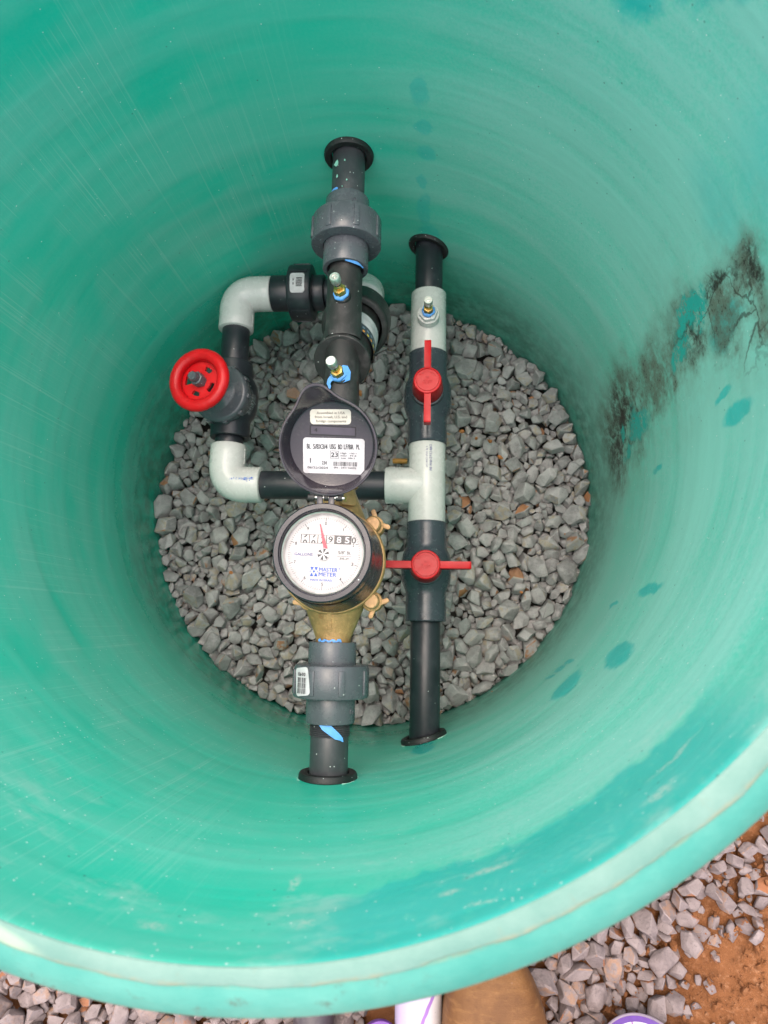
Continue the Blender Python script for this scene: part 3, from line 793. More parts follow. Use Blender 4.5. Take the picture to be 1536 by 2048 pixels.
tape_strip(tp2, [(.003, .0640, ZL + .0235), (.0065, .0625, ZL + .0245), (.0085, .0580, ZL + .0230), (.0080, .0535, ZL + .0205), (.003, .0510, ZL + .0195)], [.0022, .0034, .0038, .0034, .0018], [(.3, .4, 1), (.5, .3, 1), (.7, 0, 1), (.5, -.5, 1), (.1, -.8, 1)])
tp3 = test_port((XR, .187, ZR + .0352), (.0, .02, 1), 'brass test port in the white tee of the valve line', .0058, False)
bm.free()

# ------------------------------------------------------------------ ball valves with red handles
def ball_valve(y0, y1, yc, ang, label):
    t = thing('ball_valve', label, 'ball valve', (XR, yc, ZR), 'ball valves with red handles')
    a, b = y0 - yc, y1 - yc
    def bul(s):
        q = abs(s) / .026
        return .0058 * (0 if q >= 1 else (1 - q ** 3.2) ** 1.4)
    prof = [(a + .004, 0), (a + .004, PO + .0005), (a + .0006, PO + .0006), (a, PO + .0014), (a, .0222), (a + .0008, .0230)]
    N = 36
    for i in range(N + 1):
        s = a + .0012 + (b - a - .0024) * i / N; prof.append((s, .0228 + bul(s) - .0004 * (1 - abs(2 * i / N - 1))))
    prof += [(b - .0008, .0230), (b, .0222), (b, PO + .0014), (b - .0006, PO + .0006), (b - .004, PO + .0005), (b - .004, 0)]
    part('body', L(prof, (XR, yc, ZR), Yv, 64), MT['slate'], t, smooth=30)
    part('stem_collar', L([(.018, 0), (.018, .0190), (.0290, .0190), (.0300, .0184), (.0305, .0172), (.0305, 0)], (XR, yc, ZR), Zv, 48), MT['slate'], t)
    M = Matrix.Rotation(ang, 3, 'Z'); h0 = .0330; h1 = .0600
    bm = L([(h0, 0), (h0, .0172), (h0 + .001, .0176), (h1 - .0014, .0154), (h1 - .0004, .0150), (h1, .0142), (h1, .0133), (h1 - .0014, .0130), (h1 - .0014, .0124), (h1 - .0004, .0121), (h1 - .0004, 0)], (XR, yc, ZR), Zv, 56)
    hd = part('handle', bm, MT['red'], t, smooth=30)
    for sg in (-1, 1):
        # arm: deep bar, tapering, with a rounded end; the far end steps down a little
        x0, x1 = .0120, .0440
        pts = [(x0, h1 - .0016), (x0, h1 - .0180), (x1 - .006, h1 - .0150), (x1 + .0025, h1 - .0150), (x1 + .0032, h1 - .0140), (x1 + .0036, h1 - .0022), (x1 + .0026, h1 - .0014), (x1 - .002, h1 - .0012)]
        o = Vector((XR, yc, ZR)); X = M @ Vector((sg, 0, 0)); wd = .0076
        nrm = X.cross(Zv)
        bm = bmesh.new(); prism(bm, pts, o - nrm * wd / 2, X, Zv, wd, .0006)
        part('handle_arm', bm, MT['red'], hd)
    # moulded emblem and ring of raised letters on the hub
    bm = bmesh.new(); o = Vector((XR, yc, ZR + h1 - .0003)); up = M @ Vector((0, 1, 0)) if abs(ang) < .1 else Vector((0, 1, 0)); rt = up.cross(Zv)
    P = lambda a_, b_: o + rt * a_ + up * b_
    for px in ((-.0058, .0002), (.0002, -.0058)):
        pass
    for tri in (((-.0052, .0000), (-.0010, .0000), (-.0030, -.0040)), ((.0010, .0000), (.0052, .0000), (.0030, -.0040)), ((-.0014, -.0018), (.0014, -.0018), (0, -.0056))):
        pts = [Vector((x, y)) for x, y in tri]; c = (pts[0] + pts[1] + pts[2]) / 3
        for i in range(3):
            p, q = pts[i], pts[(i + 1) % 3]; pi_, qi = c + (p - c) * .62, c + (q - c) * .62
            poly(bm, [p, q, qi, pi_], P)
    word = 'TAIWAN'
    for i, ch in enumerate(word):
        a = R_(90 + 52 - i * 21); rr = .0100
        Pc = lambda a_, b_, a0=a: P(rr * math.cos(a0) + a_ * math.sin(a0) + b_ * math.cos(a0), rr * math.sin(a0) - a_ * math.cos(a0) + b_ * math.sin(a0))
        text(bm, ch, 0, 0, .0021, None, 0, Pc)
    text(bm, 'PT', 0, .0030, .0016, None, 0, P)
    ret = bmesh.ops.extrude_face_region(bm, geom=bm.faces[:]); nv = [g for g in ret['geom'] if isinstance(g, bmesh.types.BMVert)]
    bmesh.ops.translate(bm, verts=nv, vec=(0, 0, .0006))
    part('raised_emblem', bm, MT['red'], hd, smooth=20)
    return t
ball_valve(.0370, .1500, .0945, PI / 2, 'dark grey ball valve with its red handle turned along the pipe')
ball_valve(-.1665, -.0548, -.1085, 0.0, 'dark grey ball valve with its red handle turned across the pipe')

# ------------------------------------------------------------------ gate valve with red handwheel
gv = thing('gate_valve', 'black gate valve with a round red handwheel in the left loop', 'gate valve', (-.1555, .092, ZR))
GC = Vector((-.1545, .092, ZR)); GS = Vector((-.165, -.045, .985)).normalized()
part('body', L([(-.0470, 0), (-.0470, PO + .0005), (-.0488, PO + .0006), (-.0492, PO + .0014), (-.0492, .0225), (-.0486, .0232), (-.030, .0232), (-.026, .0240), (-.022, .0270), (-.014, .0300), (0, .0312), (.014, .0300), (.022, .0265), (.027, .0228), (.0440, .0224), (.0452, .0214), (.0452, PO + .001), (.043, PO + .0005), (.043, 0)], (-.1550, .0945, ZR), Yv, 56), MT['pipe'], gv)
part('bonnet', L([(.004, 0), (.004, .0300), (.018, .0322), (.022, .0338), (.030, .0342), (.033, .0336), (.0345, .0322), (.0352, .0300), (.0352, .0215), (.0370, .0180), (.0420, .0120), (.0460, .0110), (.0460, 0)], GC, GS, 64), MT['grey'], gv)
bm = bmesh.new()
F = frame(GS)
for i in range(10):
    a = 2 * PI * i / 10 + .2; n = F @ Vector((math.cos(a), math.sin(a), 0)); box(bm, GC + GS * .026 + n * .0346, (.0050, .0100, .0026), Matrix((n.cross(GS), GS, n)).transposed(), .0006)
part('bonnet_lugs', bm, MT['grey'], gv)
# worn white print on the bonnet side
cmg = cyl_map(GC + GS * .0125, GS, (1, -.35, .1), .0325)
bm = bmesh.new(); scribble(bm, -.013, .011, .001, .0052, cmg(.0012), 31); scribble(bm, -.013, .010, -.0034, .0026, cmg(.0012), 35)
cmg2 = cyl_map(GC + GS * .0125, GS, (-.1, -1, .1), .0325)
scribble(bm, -.012, .004, .001, .0050, cmg2(.0012), 33); scribble(bm, .010, .013, .002, .0030, cmg2(.0012), 36)
part('print_patch', bm, [flatc('worn_white_print', (.34, .36, .36))], gv)
WC = GC + GS * .0800
def wheel_r(a, s, r): 
    k = (a / (2 * PI) * 8) % 1
    n = .0007 * (math.exp(-((k - .47) / .022) ** 2) + math.exp(-((k - .56) / .022) ** 2))
    return r - n * (1 if r > .030 else -.6)
prof = []
for i in range(21):
    a = 2 * PI * i / 20; prof.append((.0062 * math.sin(a), .0288 + .0068 * math.cos(a)))
wheel = part('handwheel', L(prof, WC, GS, 160, wheel_r), MT['redw'], gv, smooth=60)
F = frame(GS, (0, 1, 0)); bm = bmesh.new()
NR, NA = (.0052, .0105, .0122, .0172, .0190, .0240), 96
slots = ((38, 72), (-52, -12), (-128, -92), (138, 190))
def inslot(d):
    return any((d - a) % 360 < (b - a) for a, b in slots)
vt = {}
ex = F.inverted() @ Vector((1, 0, 0)); rot0 = math.atan2(ex.y, ex.x)
for i, r in enumerate(NR):
    for k in range(NA):
        a = 2 * PI * k / NA + rot0; z = -.0030 - .0008 * (r / .024)
        vt[i, k] = bm.verts.new(WC + F @ Vector((r * math.cos(a), r * math.sin(a), z)))
for i in range(len(NR) - 1):
    for k in range(NA):
        d = (k + .5) * 360 / NA
        dd = ((d + 180) % 360) - 180
        wide = 138 <= dd % 360 <= 190
        if inslot(dd) and (i == 2 or (wide and i in (1, 2, 3))): continue
        bm.faces.new((vt[i, k], vt[i + 1, k], vt[i + 1, (k + 1) % NA], vt[i, (k + 1) % NA]))
ret = bmesh.ops.extrude_face_region(bm, geom=bm.faces[:]); nv = [g for g in ret['geom'] if isinstance(g, bmesh.types.BMVert)]
bmesh.ops.translate(bm, verts=nv, vec=-GS * .0034)
part('wheel_web', bm, MT['redw'], wheel, smooth=40)
bm = L([(.030, 0), (.030, .0068), (.0700, .0068), (.0700, 0)], GC, GS, 32)
part('stem', bm, MT['pipe'], gv)
bm = bmesh.new(); hx = [(.0078 * math.cos(R_(60 * i + 8)), .0078 * math.sin(R_(60 * i + 8))) for i in range(6)]
prism(bm, hx, WC - GS * .004, F.col[0], F.col[1], .0125, .0007)
lathe(bm, [(.0080, .0056), (.0150, .0055), (.0164, .0046), (.0166, 0)], WC, GS, 8)
part('wheel_nut', bm, MT['grey'], gv, smooth=30)

# ------------------------------------------------------------------ screen filter slung under the meter line
FC = Vector((-.0004, .0775, .2925))         # centre of the end plate
FD2 = (FQ - FC).normalized()
ft = thing('screen_filter', 'black angled screen filter with a printed label below the meter line', 'filter', FC)
part('inlet_tube', L(solid(-.0300, .0560, .0172, .001), (0, .0400, ZL), Yv, 48), MT['filter'], ft)
part('outlet_tube', L([(0, 0), (0, .0182), (.008, .0182), (.010, .0176), (.0700, .0172), (.0705, .0158), (.0790, .0156), (.0792, 0)], (0, .0995, ZL), Yv, 48), MT['filter'], ft)
part('body', L([(.0000, 0), (.0000, .0268), (.0008, .0276), (.0040, .0278), (.0048, .0270), (.0055, .0235), (.012, .0238), (.030, .0262), (.034, .0272), (.0950, .0272), (.0950, 0)], FC, FD2, 64), MT['filter'], ft)
def knurl(a, s, r): return r * (1 + (.012 * (1 if math.sin(20 * a) > .2 else 0) if r > .0365 else 0))
cap = part('ring_nut', L([(.0880, .0300), (.0882, .0338), (.0890, .0352), (.0910, .0364), (.0945, .0370), (.1150, .0372), (.1200, .0366), (.1225, .0350), (.1230, .0300), (.1300, .0265), (.1420, .0230), (.1440, .0220), (.1440, 0)], FC, FD2, 160), MT['filter'], ft)
part('drain_neck', L(solid(.1430, .1640, PO, .0005), FC, FD2, 40), MT['pipe'], ft)
cmf = cyl_map(FC + FD2 * .063, FD2, (1, 0, .35), .0274)
bm = bmesh.new()
# label wraps the right side: white field on top, dark band with coloured marks below
def fl(lift):
    P = cmf(lift); return lambda a, b: P(a, b)
def patch(bm, a0, a1, b0, b1, lift, mat, n=16):
    P = fl(lift); rows = [(bm.verts.new(P(a0 + (a1 - a0) * i / n, b0)), bm.verts.new(P(a0 + (a1 - a0) * i / n, b1))) for i in range(n + 1)]
    for A, B in zip(rows, rows[1:]):
        f = bm.faces.new((A[0], B[0], B[1], A[1])); f.material_index = mat
patch(bm, -.030, .026, -.0200, .0060, .0005, 0)
patch(bm, -.030, .026, -.0380, -.0200, .0005, 1)
rg = random.Random(4)
for k in range(9):
    a = -.026 + k * .0058
    patch(bm, a, a + .0026, -.0365, -.0330, .0008, 2 if k % 2 else 3, 2)
    patch(bm, a + .001, a + .004, -.0295, -.0260, .0008, 4, 2)
for k in range(5):
    patch(bm, -.024, .004 + rg.uniform(0, .02), -.0010 - k * .0036, -.0017 - k * .0036, .0008, 5, 12)
part('printed_label', bm, [MT['label'], flatc('label_charcoal', (.05, .06, .08)), MT['orange'], flatc('label_yellow', (.75, .55, .05)), flatc('label_greyblue', (.16, .22, .28)), flatc('label_print_grey', (.4, .42, .44))], ft)

# ------------------------------------------------------------------ water meter
MC = Vector((.0005, -.1172, ZL))
mt = thing('water_meter', 'bronze water meter with an open lid and a white dial', 'water meter', MC)
def cone(p0, d):
    d = Vector(d)
    bm = bmesh.new(); pr = [(0, 0), (0, .0150), (.0015, .0155), (.006, .0158), (.014, .0186), (.024, .0222), (.034, .0258), (.044, .0290), (.056, .0320), (.066, .0325), (.066, 0)]
    return lathe(bm, pr, p0, d, 56, lambda a, s, r: r * (1 + .05 * max(0, math.cos(2 * a)) * min(1, s / .03)))
body = part('bronze_body', cone((MC.x, -.1905, ZL), (0, 1, 0)), MT['bronze'], mt)
part('bronze_neck', cone((MC.x, -.0440, ZL), (0, -1, 0)), MT['bronze'], mt)
part('coupling_nut', L(solid(0, .050, .0190, .0015), (0, -.0470, ZL), Yv, 6 * 8), MT['bronze'], mt)
part('bronze_bowl', L([(-.030, 0), (-.030, .020), (-.026, .030), (-.014, .0400), (.000, .0440), (.010, .0462), (.018, .0472), (.0225, .0472), (.0240, .0462), (.0248, .0440), (.0250, 0)], MC, Zv, 96), MT['bronze'], mt)
# corner bolts with sealing wings
def bolt(dx, dy, k):
    c = MC + Vector((dx, dy, 0)); u = Vector((dx, dy, 0)).normalized(); v = Vector((-u.y, u.x, 0))
    ear = bmesh.new(); lathe(ear, solid(-.004, .0120, .0092, .0012), c, Zv, 28)
    box(ear, c - u * .006 + Zv * .004, (.016, .012, .016), Matrix((v, u, Zv)).transposed(), .002)
    e = part('bolt_ear', ear, MT['bronze'], mt)
    bm = L([(.012, 0), (.012, .0070), (.0215, .0068), (.0228, .0058), (.0232, 0)], c, Zv, 24)
    part('bolt', bm, MT['bolt'], e)
    bm = bmesh.new()
    for sgn in (-1, 1):
        o = c + u * .0072 + v * (sgn * .0070) + Zv * .0085; dd = (u * .35 + v * (-sgn if 0 else sgn) * .75).normalized(); e2 = Zv.cross(dd)
        pts = rrect(.0105, .0044, .0021, 4); prism(bm, pts, o, dd, e2, .0030, .0006)
    part('sealing_wing', bm, MT['bolt'], e)
for k, (dx, dy) in enumerate(((.0350, .0335), (.0350, -.0345), (-.0190, .0330), (-.0215, -.0345))): bolt(dx, dy, k)
# raised casting marks: flow arrow, ring, letter box, number tile
def on_cone(a, b):          # a = x offset, b = y ; point on the upper surface of the near cone
    s = b + .1905; pr = [(0, .0150), (.0015, .0155), (.006, .0158), (.014, .0186), (.024, .0222), (.034, .0258), (.044, .0290)]
    s = max(0, min(.0439, s))
    for (s0, r0), (s1, r1) in zip(pr, pr[1:]):
        if s0 <= s <= s1: r = r0 + (r1 - r0) * (s - s0) / (s1 - s0); break
    r *= 1.0
    return Vector((MC.x + a, b, ZL + math.sqrt(max(1e-8, r * r - a * a)) * 1.005))
bm = bmesh.new()
def raised(bm, pts, h=.0007):
    tb = bmesh.new(); f = tb.faces.new([tb.verts.new((x, y, 0)) for x, y in pts])
    vs0 = [on_cone(x, y) - Zv * .0005 for x, y in pts]; vs1 = [on_cone(x, y) + Zv * h for x, y in pts]; tb.free()
    A = [bm.verts.new(p) for p in vs0]; B = [bm.verts.new(p) for p in vs1]
    bm.faces.new(B); n = len(A)
    for i in range(n): bm.faces.new((A[i], A[(i + 1) % n], B[(i + 1) % n], B[i]))
ac = (-.0005, -.1690)
raised(bm, [(ac[0] + x, ac[1] + y) for x, y in ((-.0014, -.0078), (.0014, -.0078), (.0014, .0020), (.0030, .0022), (.0005, .0072), (0, .0088), (-.0005, .0072), (-.0030, .0022), (-.0014, .0020))])
part('flow_arrow', bm, MT['bronze'], mt, smooth=25)
bm = bmesh.new()
for i in range(18):
    a, b = 2 * PI * i / 18, 2 * PI * (i + 1) / 18
    raised(bm, [(.0045 + r * math.cos(q), -.1585 + r * math.sin(q)) for r, q in ((.0030, a), (.0030, b), (.0023, b), (.0023, a))], .0004)
for i in range(16):
    pts = rrect(.0040, .0062, .0012, 3); p, q = pts[i % len(pts)], pts[(i + 1) % len(pts)]
    raised(bm, [(-.0082 + p[0], -.1650 + p[1]), (-.0082 + q[0], -.1650 + q[1]), (-.0082 + q[0] * .78, -.1650 + q[1] * .86), (-.0082 + p[0] * .78, -.1650 + p[1] * .86)], .0004)
raised(bm, [(-.0091, -.1668), (-.0074, -.1668), (-.0074, -.1664), (-.0091, -.1664)], .0005); raised(bm, [(-.0091, -.1650), (-.0074, -.1650), (-.0074, -.1646), (-.0091, -.1646)], .0005); raised(bm, [(-.0091, -.1632), (-.0074, -.1632), (-.0074, -.1628), (-.0091, -.1628)], .0005)
part('casting_marks', bm, MT['bronze'], mt, smooth=25)
bm = bmesh.new(); tc = Vector((.0125, -.0620, ZL + .0200)); tn = Vector((.52, .16, .84)).normalized(); tx = Vector((1, 0, -.62)); tx = (tx - tn * tx.dot(tn)).normalized(); ty = tn.cross(tx)
prism(bm, rrect(.0150, .0105, .0020), tc - tn * .001, tx, ty, .0028, .0008)
tile = part('number_tile', bm, MT['bronze'], mt)
bm = bmesh.new(); text(bm, '2', -.0036, 0, .0050, None, 0, plane_map(tc, tx, ty)(.0020)); part('cast_number', bm, MT['brass'], tile)

# register: black cup, steel ring, glass and dial
ZD = .3655; DC = Vector((.0012, -.1166, ZD))
part('register_cup', L([(.0252, 0), (.0252, .0440), (.0262, .0452), (.0300, .0446), (.0560, .0418), (.0640, .0410), (.0652, .0407)], MC, Zv, 128), MT['register'], mt)
rim_ = [(.3575, .0405), (.3735, .0402), (.3760, .0398), (.3770, .0388), (.3772, .0352), (.3766, .0346), (.3752, .0343), (.3745, .0340), (.3700, .0339)]
part('register_rim', L([(z - ZD, r) for z, r in rim_], DC, Zv, 128), MT['register'], mt)
part('steel_ring', L([(.3700 - ZD, .0341), (.3718 - ZD, .0338), (.3724 - ZD, .0332), (.3720 - ZD, .0327), (.3705 - ZD, .0324), (.3655 - ZD, .0321)], DC, Zv, 128), MT['steel'], mt)
bm = L([(0, 0), (0, .0322)], DC, Zv, 96); dial = part('dial', bm, MT['dial'], mt)
part('dial_glass', L([(.3706 - ZD, .0326), (.3716 - ZD, .0318), (.3722 - ZD, .0290), (.3725 - ZD, .015), (.3726 - ZD, 0)], DC, Zv, 96), MT['glass'], mt, smooth=80)
up = Vector((math.sin(R_(1.6)), math.cos(R_(1.6)), 0)); rt = Vector((up.y, -up.x, 0))
PM = plane_map(DC, rt, up); K = .0320 / 425          # metres per unit of the dial layout
def D(lift): 
    P = PM(lift); return lambda a, b: P(a * K, -b * K)
def DY(lift):
    P = PM(lift); return lambda a, b: P(a * K, b * K)
bm = bmesh.new()
for i in range(100):
    a = 2 * PI * i / 100; r1 = 392; r0 = 350 if i % 10 == 0 else (366 if i % 5 == 0 else 376); w = 2.6 if i % 10 == 0 else 1.7
    s, c = math.sin(a), math.cos(a)
    poly(bm, [(r0 * s - w * c, r0 * c + w * s), (r1 * s - w * c, r1 * c + w * s), (r1 * s + w * c, r1 * c - w * s), (r0 * s + w * c, r0 * c - w * s)], DY(.00012))
part('dial_scale', bm, [MT['ink_soft']], dial)
bm = bmesh.new()
for i in range(10):
    a = 2 * PI * i / 10; text(bm, str(i), 328 * math.sin(a), 328 * math.cos(a), 34, 20 if i != 1 else 5, 0, DY(.00012))
part('dial_numerals', bm, [MT['ink_soft']], dial)
bm = bmesh.new(); text(bm, 'GALLONS', -222, -14, 29, 196, 0, DY(.00012)); part('dial_lettering', bm, [MT['ink_violet']], dial)
bm = bmesh.new()
text(bm, '5/8" Bl.', 222, 18, 34, 138, 0, DY(.00012)); text(bm, '395.29', 220, -46, 24, 96, 0, DY(.00012)); quad(bm, 142, -22, 300, -18, DY(.00012))
part('dial_lettering', bm, [MT['ink_soft']], dial)
bm = bmesh.new(); text(bm, 'MADE IN ISRAEL', -10, -284, 22, 240, 0, DY(.00012))
text(bm, 'MASTER', 58, -170, 42, 196, 0, DY(.00012)); text(bm, 'METER', 52, -222, 42, 190, 0, DY(.00012)); text(bm, '®', 176, -156, 14, None, 0, DY(.00012))
x0, x1, y0, y1 = -142, -52, -246, -146; ym = (y0 + y1) / 2
for k in range(2):
    xa = x0 + k * (x1 - x0) / 2; xb = xa + (x1 - x0) / 2; xm = (xa + xb) / 2
    poly(bm, [(xa + 3, y1), (xb - 3, y1), (xm, ym + 8)], DY(.00012)); poly(bm, [(xa + 3, y0), (xb - 3, y0), (xm, ym - 8)], DY(.00012))
    poly(bm, [(xa, y1 - 26), (xa, ym - 14), (xm - 14, ym)], DY(.00012)) if k == 0 else poly(bm, [(xb, y1 - 26), (xb, ym - 14), (xm + 14, ym)], DY(.00012))
poly(bm, [((x0 + x1) / 2 - 15, ym + 6), ((x0 + x1) / 2, y1 - 34), ((x0 + x1) / 2 + 15, ym + 6), ((x0 + x1) / 2, y0 + 34)], DY(.00012))
part('dial_emblem', bm, [MT['ink_blue']], dial)
# odometer: wheels in a window
bm = bmesh.new()
yt, yb = 200, 112
cells = ((-255, -172, 'split'), (-164, -80, 'split'), (-72, 14, 'split4'), (22, 104, '9'), (110, 200, '8b'), (200, 288, '5b'))
for a, b, kd in cells:
    dark = kd.endswith('b')
    quad(bm, a, yb, b, yt, DY(.00010), 1 if dark else 0)
    quad(bm, a - 9, yb - 3, a - 1, yt + 3, DY(.00014), 3); quad(bm, a - 9, yt, b + 2, yt + 4, DY(.00014), 3); quad(bm, a - 9, yb - 4, b + 2, yb, DY(.00014), 3)
    if not dark: quad(bm, b - 7, yb, b - 2, yt, DY(.00013), 4)
    cxm = (a + b) / 2 - 2; clip = [((0, yb + 1, 0), (0, -1, 0)), ((0, yt - 1, 0), (0, 1, 0))]
    if kd.startswith('split'):
        text(bm, '9', cxm, yt + 4, 70, 44, 3, DY(.00016), clip); text(bm, '0' if kd == 'split' else '4', cxm, yb - 2, 70, 44, 3, DY(.00016), clip)
    else: text(bm, kd[0], cxm, (yt + yb) / 2, 66, 46, 2 if dark else 3, DY(.00016), clip)
part('odometer', bm, [MT['dial'], flatc('wheel_charcoal', (.075, .07, .075)), MT['label'], MT['ink'], flatc('wheel_shade', (.62, .50, .44))], dial)
bm = bmesh.new(); text(bm, '0', 314, 156, 66, 42, 0, DY(.00014)); part('dial_numerals', bm, [MT['ink_soft']], dial)
bm = bmesh.new(); P3 = DY(.0011)
prism(bm, [(-6 * K, 50 * K), (36 * K, 58 * K), (-58 * K, 322 * K), (-66 * K, 320 * K)], PM(.0009)(0, 0), rt, up, .0003)
lathe(bm, solid(.0002, .0010, .0022, .0002), DC + rt * (8 * K), Zv, 20)
part('needle', bm, MT['needle'], dial)
bm = bmesh.new()
prism(bm, [(66 * K * math.cos(q * 2 * PI / 32), 66 * K * math.sin(q * 2 * PI / 32)) for q in range(32)], PM(.0012)(-5 * K, -8 * K), rt, up, .0003)
hub = part('flow_star', bm, MT['label'], dial)
bm = bmesh.new()
for k in range(6):
    a = R_(60 * k + 18); w = R_(15)
    P4 = PM(.0017); cx, cy = -5 * K, -8 * K
    poly(bm, [(cx + 6 * K * math.cos(a), cy + 6 * K * math.sin(a)), (cx + 63 * K * math.cos(a - w), cy + 63 * K * math.sin(a - w)), (cx + 63 * K * math.cos(a + w), cy + 63 * K * math.sin(a + w))], P4)
part('star_arms', bm, [MT['ink']], dial)

# hinge
HP = Vector((.0030, -.0722, .3745)); hx = Vector((.9993, -.028, 0)); bm = bmesh.new()
for a in (-.0072, .0022):
    box(bm, HP + hx * (a + .0021) + Vector((0, -.0042, .0005)), (.0048, .0100, .0030), None, .0005)
part('hinge_leaf', bm, MT['register'], mt)
bm = bmesh.new()
for a, b in ((-.0150, -.0096), (-.0018, .0016), (.0078, .0128)):
    lathe(bm, solid(0, b - a, .0027, .0004), HP + hx * a, hx, 18)
part('hinge_barrel', bm, MT['filter'], mt)
part('hinge_pin', L(solid(-.0150, .0148, .0013, .0003), HP, hx, 14), MT['steel'], mt)

# lid, swung open
phi = R_(21.5); ld = Vector((0.045, math.cos(phi), math.sin(phi))).normalized(); lx = Vector((math.cos(R_(-1.5)), math.sin(R_(-1.5)), 0)); ln_ = lx.cross(ld).normalized(); lx = ld.cross(ln_).normalized()
LC = HP + ld * .0415 - ln_ * .0165 + Vector((.0006, 0, 0))          # centre of the lid floor
bm = bmesh.new(); NL = 144
def lr(a, base, k):          # outline with the finger tab at the far end
    d = math.atan2(math.sin(a - R_(106)), math.cos(a - R_(106)))
    return base + k * .0100 * math.exp(-abs(d / .33) ** 2.4)
def ringv(z, base, k): return [bm.verts.new(LC + ln_ * z + lx * (lr(2 * PI * i / NL, base, k) * math.cos(2 * PI * i / NL)) + ld * (lr(2 * PI * i / NL, base, k) * math.sin(2 * PI * i / NL))) for i in range(NL)]
rings = [ringv(0, .0334, 0), ringv(.0006, .0344, .0), ringv(.0040, .0352, .10), ringv(.0120, .0366, .62), ringv(.0178, .0374, .97), ringv(.0192, .0377, 1.0), ringv(.0195, .0380, 1.02), ringv(.0194, .0392, 1.08), ringv(.0186, .0396, 1.1), ringv(.0080, .0388, .70), ringv(-.0010, .0376, .25), ringv(-.0040, .0340, 0)]
for A, B in zip(rings, rings[1:]):
    for i in range(NL): bm.faces.new((A[i], A[(i + 1) % NL], B[(i + 1) % NL], B[i]))
bm.faces.new(rings[-1]); bm.faces.new(rings[0][::-1])
lid = part('lid', bm, MT['lidp'], mt, smooth=40)
KL = 6.45e-5
PL = plane_map(LC, lx, ld)
def LD(lift, cx=0, cy=0, rot=0):
    P = PL(lift); c, s = math.cos(R_(rot)), math.sin(R_(rot))
    return lambda a, b: P((cx + a * c - b * s) * KL, (cy + a * s + b * c) * KL)
# bracket that carries the hinge on the lid
bm = bmesh.new(); box(bm, HP + ld * .0042 - ln_ * .002, (.0270, .0060, .0060), Matrix((lx, ld, ln_)).transposed(), .0008); part('lid_bracket', bm, MT['lidp'], lid)
# recess with its sliding plate
bm = bmesh.new()
poly(bm, [(-295, -62), (295, -62), (295, 62), (-295, 62)], LD(.0003, 10, 168, 0), 0)
poly(bm, [(-276, -44), (284, -44), (284, 52), (-276, 52)], LD(.0005, 10, 166, 0), 1)
text(bm, '4', -215, 5, 46, 36, 0, LD(.0008, 10, 168, 0))
part('name_slot', bm, [flatc('slot_dark', (.010, .008, .011), .4), flatc('slot_plate', (.060, .048, .068), .3)], lid)
bm = bmesh.new(); PQ = LD(.0004, -22, 345, 2.2)
poly(bm, rrect(520, 188, 44), PQ, 0)
for k, s_ in enumerate(('Assembled in USA', 'from Israeli, U.S. and', 'foreign components')):
    text(bm, s_, 5, 50 - 51 * k, 32, (358, 408, 382)[k], 1, LD(.0006, -22, 345, 2.2))
part('origin_sticker', bm, [MT['label_cream'], flatc('ink_brown_grey', (.20, .18, .16))], lid, 'cream sticker reading Assembled in USA')
bm = bmesh.new(); SX, SY, SR = 30, -148, 1.2
poly(bm, rrect(788, 455, 40), LD(.0004, SX, SY, SR), 0)
T_ = LD(.0006, SX, SY, SR)
def tx(s_, x, y, h, w, m=1): text(bm, s_, x, y, h, w, m, T_)
# layout measured from the sticker centre (750, 968)
tx('BL', -320, 118, 62, 48); tx('5/8X3/4', -172, 118, 62, 182); tx('USG', -12, 120, 62, 76); tx('BD', 82, 120, 62, 52); tx('LF/BR', 192, 122, 62, 122); tx('PL', 310, 124, 62, 44)
tx('23', 10, 18, 56, 86); 
for a in ((-46, -30, 66, -26), (-46, 64, 66, 68), (-46, -30, -42, 68), (62, -30, 66, 68)): quad(bm, *a, T_, 1)
for k, (l, v_) in enumerate((('High', '100.1'), ('Inter', '99.8'), ('Low', '100.2'))):
    tx(l, 126 + (4 if k == 1 else 0), 40 - 31 * k, 20, (74, 84, 60)[k], 2); tx(v_, 248 - (18 if k == 2 else 0), 40 - 31 * k, 20, 84, 2)
tx('1', -300, -62, 60, None); tx('234', -120, -88, 46, 62); tx('06/22/2024', -205, -152, 28, 262)
tx('SN - 242136092', 145, -146, 22, 290, 2)
rg = random.Random(9); xx = 0
while xx < 308:
    w = rg.choice((4, 5, 7, 10)); quad(bm, xx - 2, -125, xx - 2 + w, -70, T_, 1); xx += w + rg.choice((4, 6, 6, 9))
part('serial_sticker', bm, [MT['label'], MT['ink'], MT['ink_soft']], lid, 'white sticker printed with sizes, date and barcode')

